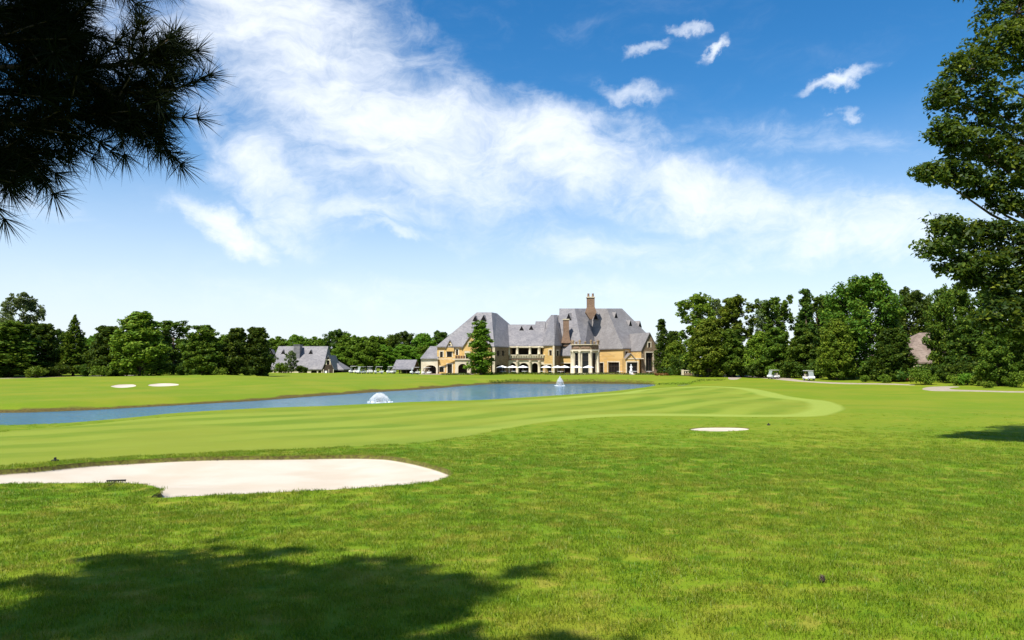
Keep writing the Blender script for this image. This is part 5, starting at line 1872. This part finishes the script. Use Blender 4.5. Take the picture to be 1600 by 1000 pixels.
def fountain(px, py, kind, lb):
    x, y = flat(px, py)
    rng = np.random.default_rng(int(px))
    o = tag(empty('fountain', (x, y, 0)), lb, 'fountain', 'fountains in the lake')
    b = MB(); b.lathe([(.35, -.1), (.40, .02), (.36, .07), (.12, .09), (.10, .16)], 12); b.build('nozzle', RUBBER, o)
    V, Fs = [], []
    n = 5200 if kind == 'dome' else 4200
    for i in range(n):
        a = rng.uniform(0, 2 * math.pi)
        if kind == 'dome':
            reach = 1.35 * rng.uniform(.15, 1.0) ** .5
            hmax = 1.05 * (1 - .45 * (reach / 1.35) ** 2) * rng.uniform(.85, 1.08)
        else:
            reach = .95 * rng.uniform(0, 1) ** 1.1
            hmax = 1.75 * (1 - .45 * reach / .95) * rng.uniform(.75, 1.05)
        t = rng.uniform(.02, 1.0)
        r_ = reach * t
        z = 4 * hmax * t * (1 - t) + .04
        s = rng.uniform(.010, .028)
        c = np.array([r_ * math.cos(a), r_ * math.sin(a), z]) + rng.normal(size=3) * .05
        k = len(V)
        up = s * 1.9
        V += [c + (s, 0, 0), c + (-s * .5, s * .86, 0), c + (-s * .5, -s * .86, 0), c + (0, 0, up), c - (0, 0, up)]
        Fs += [(k, k + 1, k + 3), (k + 1, k + 2, k + 3), (k + 2, k, k + 3), (k + 1, k, k + 4), (k + 2, k + 1, k + 4), (k, k + 2, k + 4)]
    me = np_mesh('spray', np.array(V), np.array(Fs), 3)
    sp = link('spray', me, SPRAY, o)
    sp['kind'] = 'stuff'
    # ring of foam where it falls back
    b = MB()
    m = 40
    for i in range(m):
        a = 2 * math.pi * i / m
        rr_ = (1.35 if kind == 'dome' else .9) * rng.uniform(.6, 1.15)
        cx_, cy_ = rr_ * math.cos(a), rr_ * math.sin(a)
        s = rng.uniform(.06, .16)
        b.lathe([(s, .004), (s * .7, .03), (s * .2, .045)], 6, (cx_, cy_, 0))
    b.build('foam', SPRAY, o)


fountain(593, 628, 'dome', 'low domed fountain in the near reach of the lake')
fountain(875, 602.5, 'jet', 'pointed jet fountain in the far reach of the lake before the clubhouse')

# rake lying at the edge of the big bunker
def rake():
    x, y = on_ground(178, 759.6)
    o = tag(empty('bunker_rake', (x, y, hz(x, y) + .01), -1.35, .62), 'dark rake lying on the near edge of the big bunker', 'rake')
    b = MB(); b.tube([(-.22, 0, .02), (.95, .12, .05)], .013, 6); b.build('handle', TIMBER, o)
    b = MB(); b.box(-.28, -.22, -.30, .30, 0, .05); b.build('head', RUBBER, o)
    for k in range(9):
        b = MB(); yy = -.27 + k * .0675
        b.prism([(-.275, yy - .012, 0), (-.235, yy - .012, 0), (-.235, yy + .012, 0), (-.275, yy + .012, 0)], [(-.262, yy - .004, -.07), (-.248, yy - .004, -.07), (-.248, yy + .004, -.07), (-.262, yy + .004, -.07)]); b.build('tooth', RUBBER, o)


rake()


def cone(px, py, r, lb, name='pine_cone', cat='pine cone'):
    x, y = on_ground(px, py)
    o = tag(empty(name, (x, y, hz(x, y) + r * .9), .7), lb, cat)
    b = MB()
    rng = random.Random(int(px))
    b.lathe([(r * .1, -r), (r * .6, -r * .6), (r * .8, 0), (r * .5, r * .8), (r * .1, r * 1.3)], 8); b.build('core', TIMBER, o)
    b = MB()
    for i in range(46):
        t = i / 46
        a = i * 2.4
        zz = -r + 2.2 * r * t
        rr_ = r * (.55 + .5 * math.sin(math.pi * (t * .8 + .1)))
        c, s = math.cos(a), math.sin(a)
        b.add([(c * rr_ * .5 - s * .2 * r, s * rr_ * .5 + c * .2 * r, zz), (c * rr_ * .5 + s * .2 * r, s * rr_ * .5 - c * .2 * r, zz), (c * rr_ * 1.15, s * rr_ * 1.15, zz + .25 * r)], [(0, 1, 2)])
    b.build('scales', TIMBER, o)


cone(1285, 911, .035, 'small dark pine cone on the lawn in the sunlit foreground')


def marker(px, py, lb):
    x, y = on_ground(px, py)
    o = tag(empty('sprinkler_head', (x, y, hz(x, y) - .01)), lb, 'sprinkler')
    b = MB(); b.lathe([(.10, 0), (.10, .06), (.085, .07), (.06, .075)], 12); b.build('cap', RUBBER, o)
    b = MB(); b.lathe([(.035, .07), (.035, .13), (.02, .14)], 8); b.build('riser', RUBBER, o)


marker(86, 721.5, 'small black sprinkler head on the fairway edge behind the big bunker')
marker(1201, 664.5, 'small black sprinkler head past the sliver of bunker')

# ================================================================== grass
def grass():
    rng = np.random.default_rng(77)
    protos = []
    holder = bpy.data.collections.new('grass_tufts')            # not linked: only a source for the scatter
    m, t, b = material('grass_blade')
    oi = t.n('ObjectInfo').outputs['Random']
    pos = t.n('NewGeometry').outputs['Position']
    big = t.noise(pos, .10, 4, .55)
    med = t.noise(pos, .75, 5, .6)
    sp = t.n('SeparateXYZ', ins={0: pos})
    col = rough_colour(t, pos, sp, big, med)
    col = t.n('HueSaturation', ins={'Hue': .5, 'Saturation': 1.0, 'Value': t.ramp(sp.outputs[1], 14, 46, 1.10, 1.62), 'Color': col}).outputs[0]  # blade colour brightened with distance to offset the tufts' own shading
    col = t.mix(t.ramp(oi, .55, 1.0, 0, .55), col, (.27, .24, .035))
    col = t.mix(t.ramp(oi, .45, 0.0, 0, .5), col, (.080, .180, .005))
    t.link(col, b.inputs['Base Color'])
    b.inputs['Roughness'].default_value = .5
    b.inputs['Specular IOR Level'].default_value = .25
    tr = t.n('BsdfTranslucent', ins={'Color': t.mix(.5, col, (.22, .34, .01))})
    mx = t.n('MixShader', ins={0: .38, 1: b.outputs[0], 2: tr.outputs[0]})
    t.link(mx.outputs[0], [n for n in m.node_tree.nodes if n.type == 'OUTPUT_MATERIAL'][0].inputs[0])
    for k in range(5):
        V, Fs = [], []
        for i in range(46):
            a, r_ = rng.uniform(0, 6.28), .125 * rng.uniform(0, 1) ** .5
            bx_, by_ = r_ * math.cos(a), r_ * math.sin(a)
            h = rng.uniform(.016, .040)
            la = rng.uniform(0, 6.28); ln = h * rng.uniform(.2, 1.1)
            w = rng.uniform(.0016, .0030)
            wa = rng.uniform(0, 6.28)
            wx, wy = w * math.cos(wa), w * math.sin(wa)
            tx, ty = bx_ + ln * math.cos(la), by_ + ln * math.sin(la)
            q = len(V)
            V += [(bx_ - wx, by_ - wy, -.01), (bx_ + wx, by_ + wy, -.01), (bx_ + (tx - bx_) * .4 + wx * .8, by_ + (ty - by_) * .4 + wy * .8, h * .65), (bx_ + (tx - bx_) * .4 - wx * .8, by_ + (ty - by_) * .4 - wy * .8, h * .65), (tx, ty, h)]
            Fs += [(q, q + 1, q + 2), (q, q + 2, q + 3), (q + 3, q + 2, q + 4)]
        me = np_mesh('grass_tuft', np.array(V), np.array(Fs), 3)
        me.materials.append(m)
        o = bpy.data.objects.new('grass_tuft', me)
        holder.objects.link(o)
        protos.append(o)
    # scatter: dense at the feet, thinning as tufts shrink below a pixel
    P, SC = [], []
    for d0, d1, den, s in ((2.6, 7, 95, 1.0), (7, 12, 62, 1.12), (12, 18, 34, 1.3), (18, 27, 17, 1.6), (27, 38, 5.5, 1.8), (38, 46, 1.6, 1.7), (46, 56, .5, 1.6)):
        area = .78 * 2 * (d1 * d1 - d0 * d0) / 2 + 3 * (d1 - d0)
        n = int(area * den)
        y = np.sqrt(rng.uniform(d0 * d0, d1 * d1, n))
        x = rng.uniform(-1, 1, n) * (.78 * y + 1.5)
        P.append(np.stack([x, y], 1)); SC.append(s * rng.uniform(.7, 1.3, n))
    P, SC = np.concatenate(P), np.concatenate(SC)
    ok = np.ones(len(P), bool)
    for poly in (B_MAIN, B_RIGHT):
        d_, i_ = seg_dist(P, poly); ok &= ~i_ & (d_ > .03)
    _, i_ = seg_dist(P, FAIRWAY); ok &= ~i_
    ok &= seg_dist(P, LAKE)[0] > 9
    P, SC = P[ok], SC[ok]
    # extra fringe along the lip of the bunker
    c = np.asarray(B_MAIN)
    seg = np.roll(c, -1, 0) - c
    L_ = np.linalg.norm(seg, axis=1)
    fr = []
    for a, s, l in zip(c, seg, L_):
        k = int(l * 14)
        tt = rng.uniform(0, 1, (k, 1))
        fr.append(a + s * tt + rng.normal(size=(k, 2)) * .03)
    fr = np.concatenate(fr)
    dq, iq = seg_dist(fr, B_MAIN)
    fr = fr[(~iq) | (dq < .02)]
    P = np.concatenate([P, fr]); SC = np.concatenate([SC, rng.uniform(.5, .9, len(fr))])
    Z = height(P[:, 0], P[:, 1])
    me = bpy.data.meshes.new('grass')
    me.vertices.add(len(P))
    me.vertices.foreach_set('co', np.column_stack([P, Z]).astype(np.float32).ravel())
    for nm, dat in (('size', SC), ('turn', rng.uniform(0, 6.28, len(P)))):
        a = me.attributes.new(nm, 'FLOAT', 'POINT'); a.data.foreach_set('value', dat.astype(np.float32))
    me.materials.append(m)
    o = link('grass', me)
    tag(o, 'short green and straw-coloured grass of the near rough', None, None, 'stuff')
    g = bpy.data.node_groups.new('grass_scatter', 'GeometryNodeTree')
    g.interface.new_socket('Geometry', in_out='INPUT', socket_type='NodeSocketGeometry')
    g.interface.new_socket('Geometry', in_out='OUTPUT', socket_type='NodeSocketGeometry')
    N = g.nodes
    gi, go = N.new('NodeGroupInput'), N.new('NodeGroupOutput')
    ci = N.new('GeometryNodeCollectionInfo'); ci.inputs['Collection'].default_value = holder; ci.inputs['Separate Children'].default_value = True; ci.inputs['Reset Children'].default_value = True
    ip = N.new('GeometryNodeInstanceOnPoints'); ip.inputs['Pick Instance'].default_value = True
    ns = N.new('GeometryNodeInputNamedAttribute'); ns.data_type = 'FLOAT'; ns.inputs['Name'].default_value = 'size'
    nt_ = N.new('GeometryNodeInputNamedAttribute'); nt_.data_type = 'FLOAT'; nt_.inputs['Name'].default_value = 'turn'
    cx_ = N.new('ShaderNodeCombineXYZ')
    lk = g.links.new
    lk(gi.outputs[0], ip.inputs['Points']); lk(ci.outputs[0], ip.inputs['Instance']); lk(nt_.outputs['Attribute'], cx_.inputs[2]); lk(cx_.outputs[0], ip.inputs['Rotation']); lk(ns.outputs['Attribute'], ip.inputs['Scale'])
    lk(ip.outputs[0], go.inputs[0])
    md = o.modifiers.new('scatter', 'NODES'); md.node_group = g
    print('grass tufts', len(P))


grass()
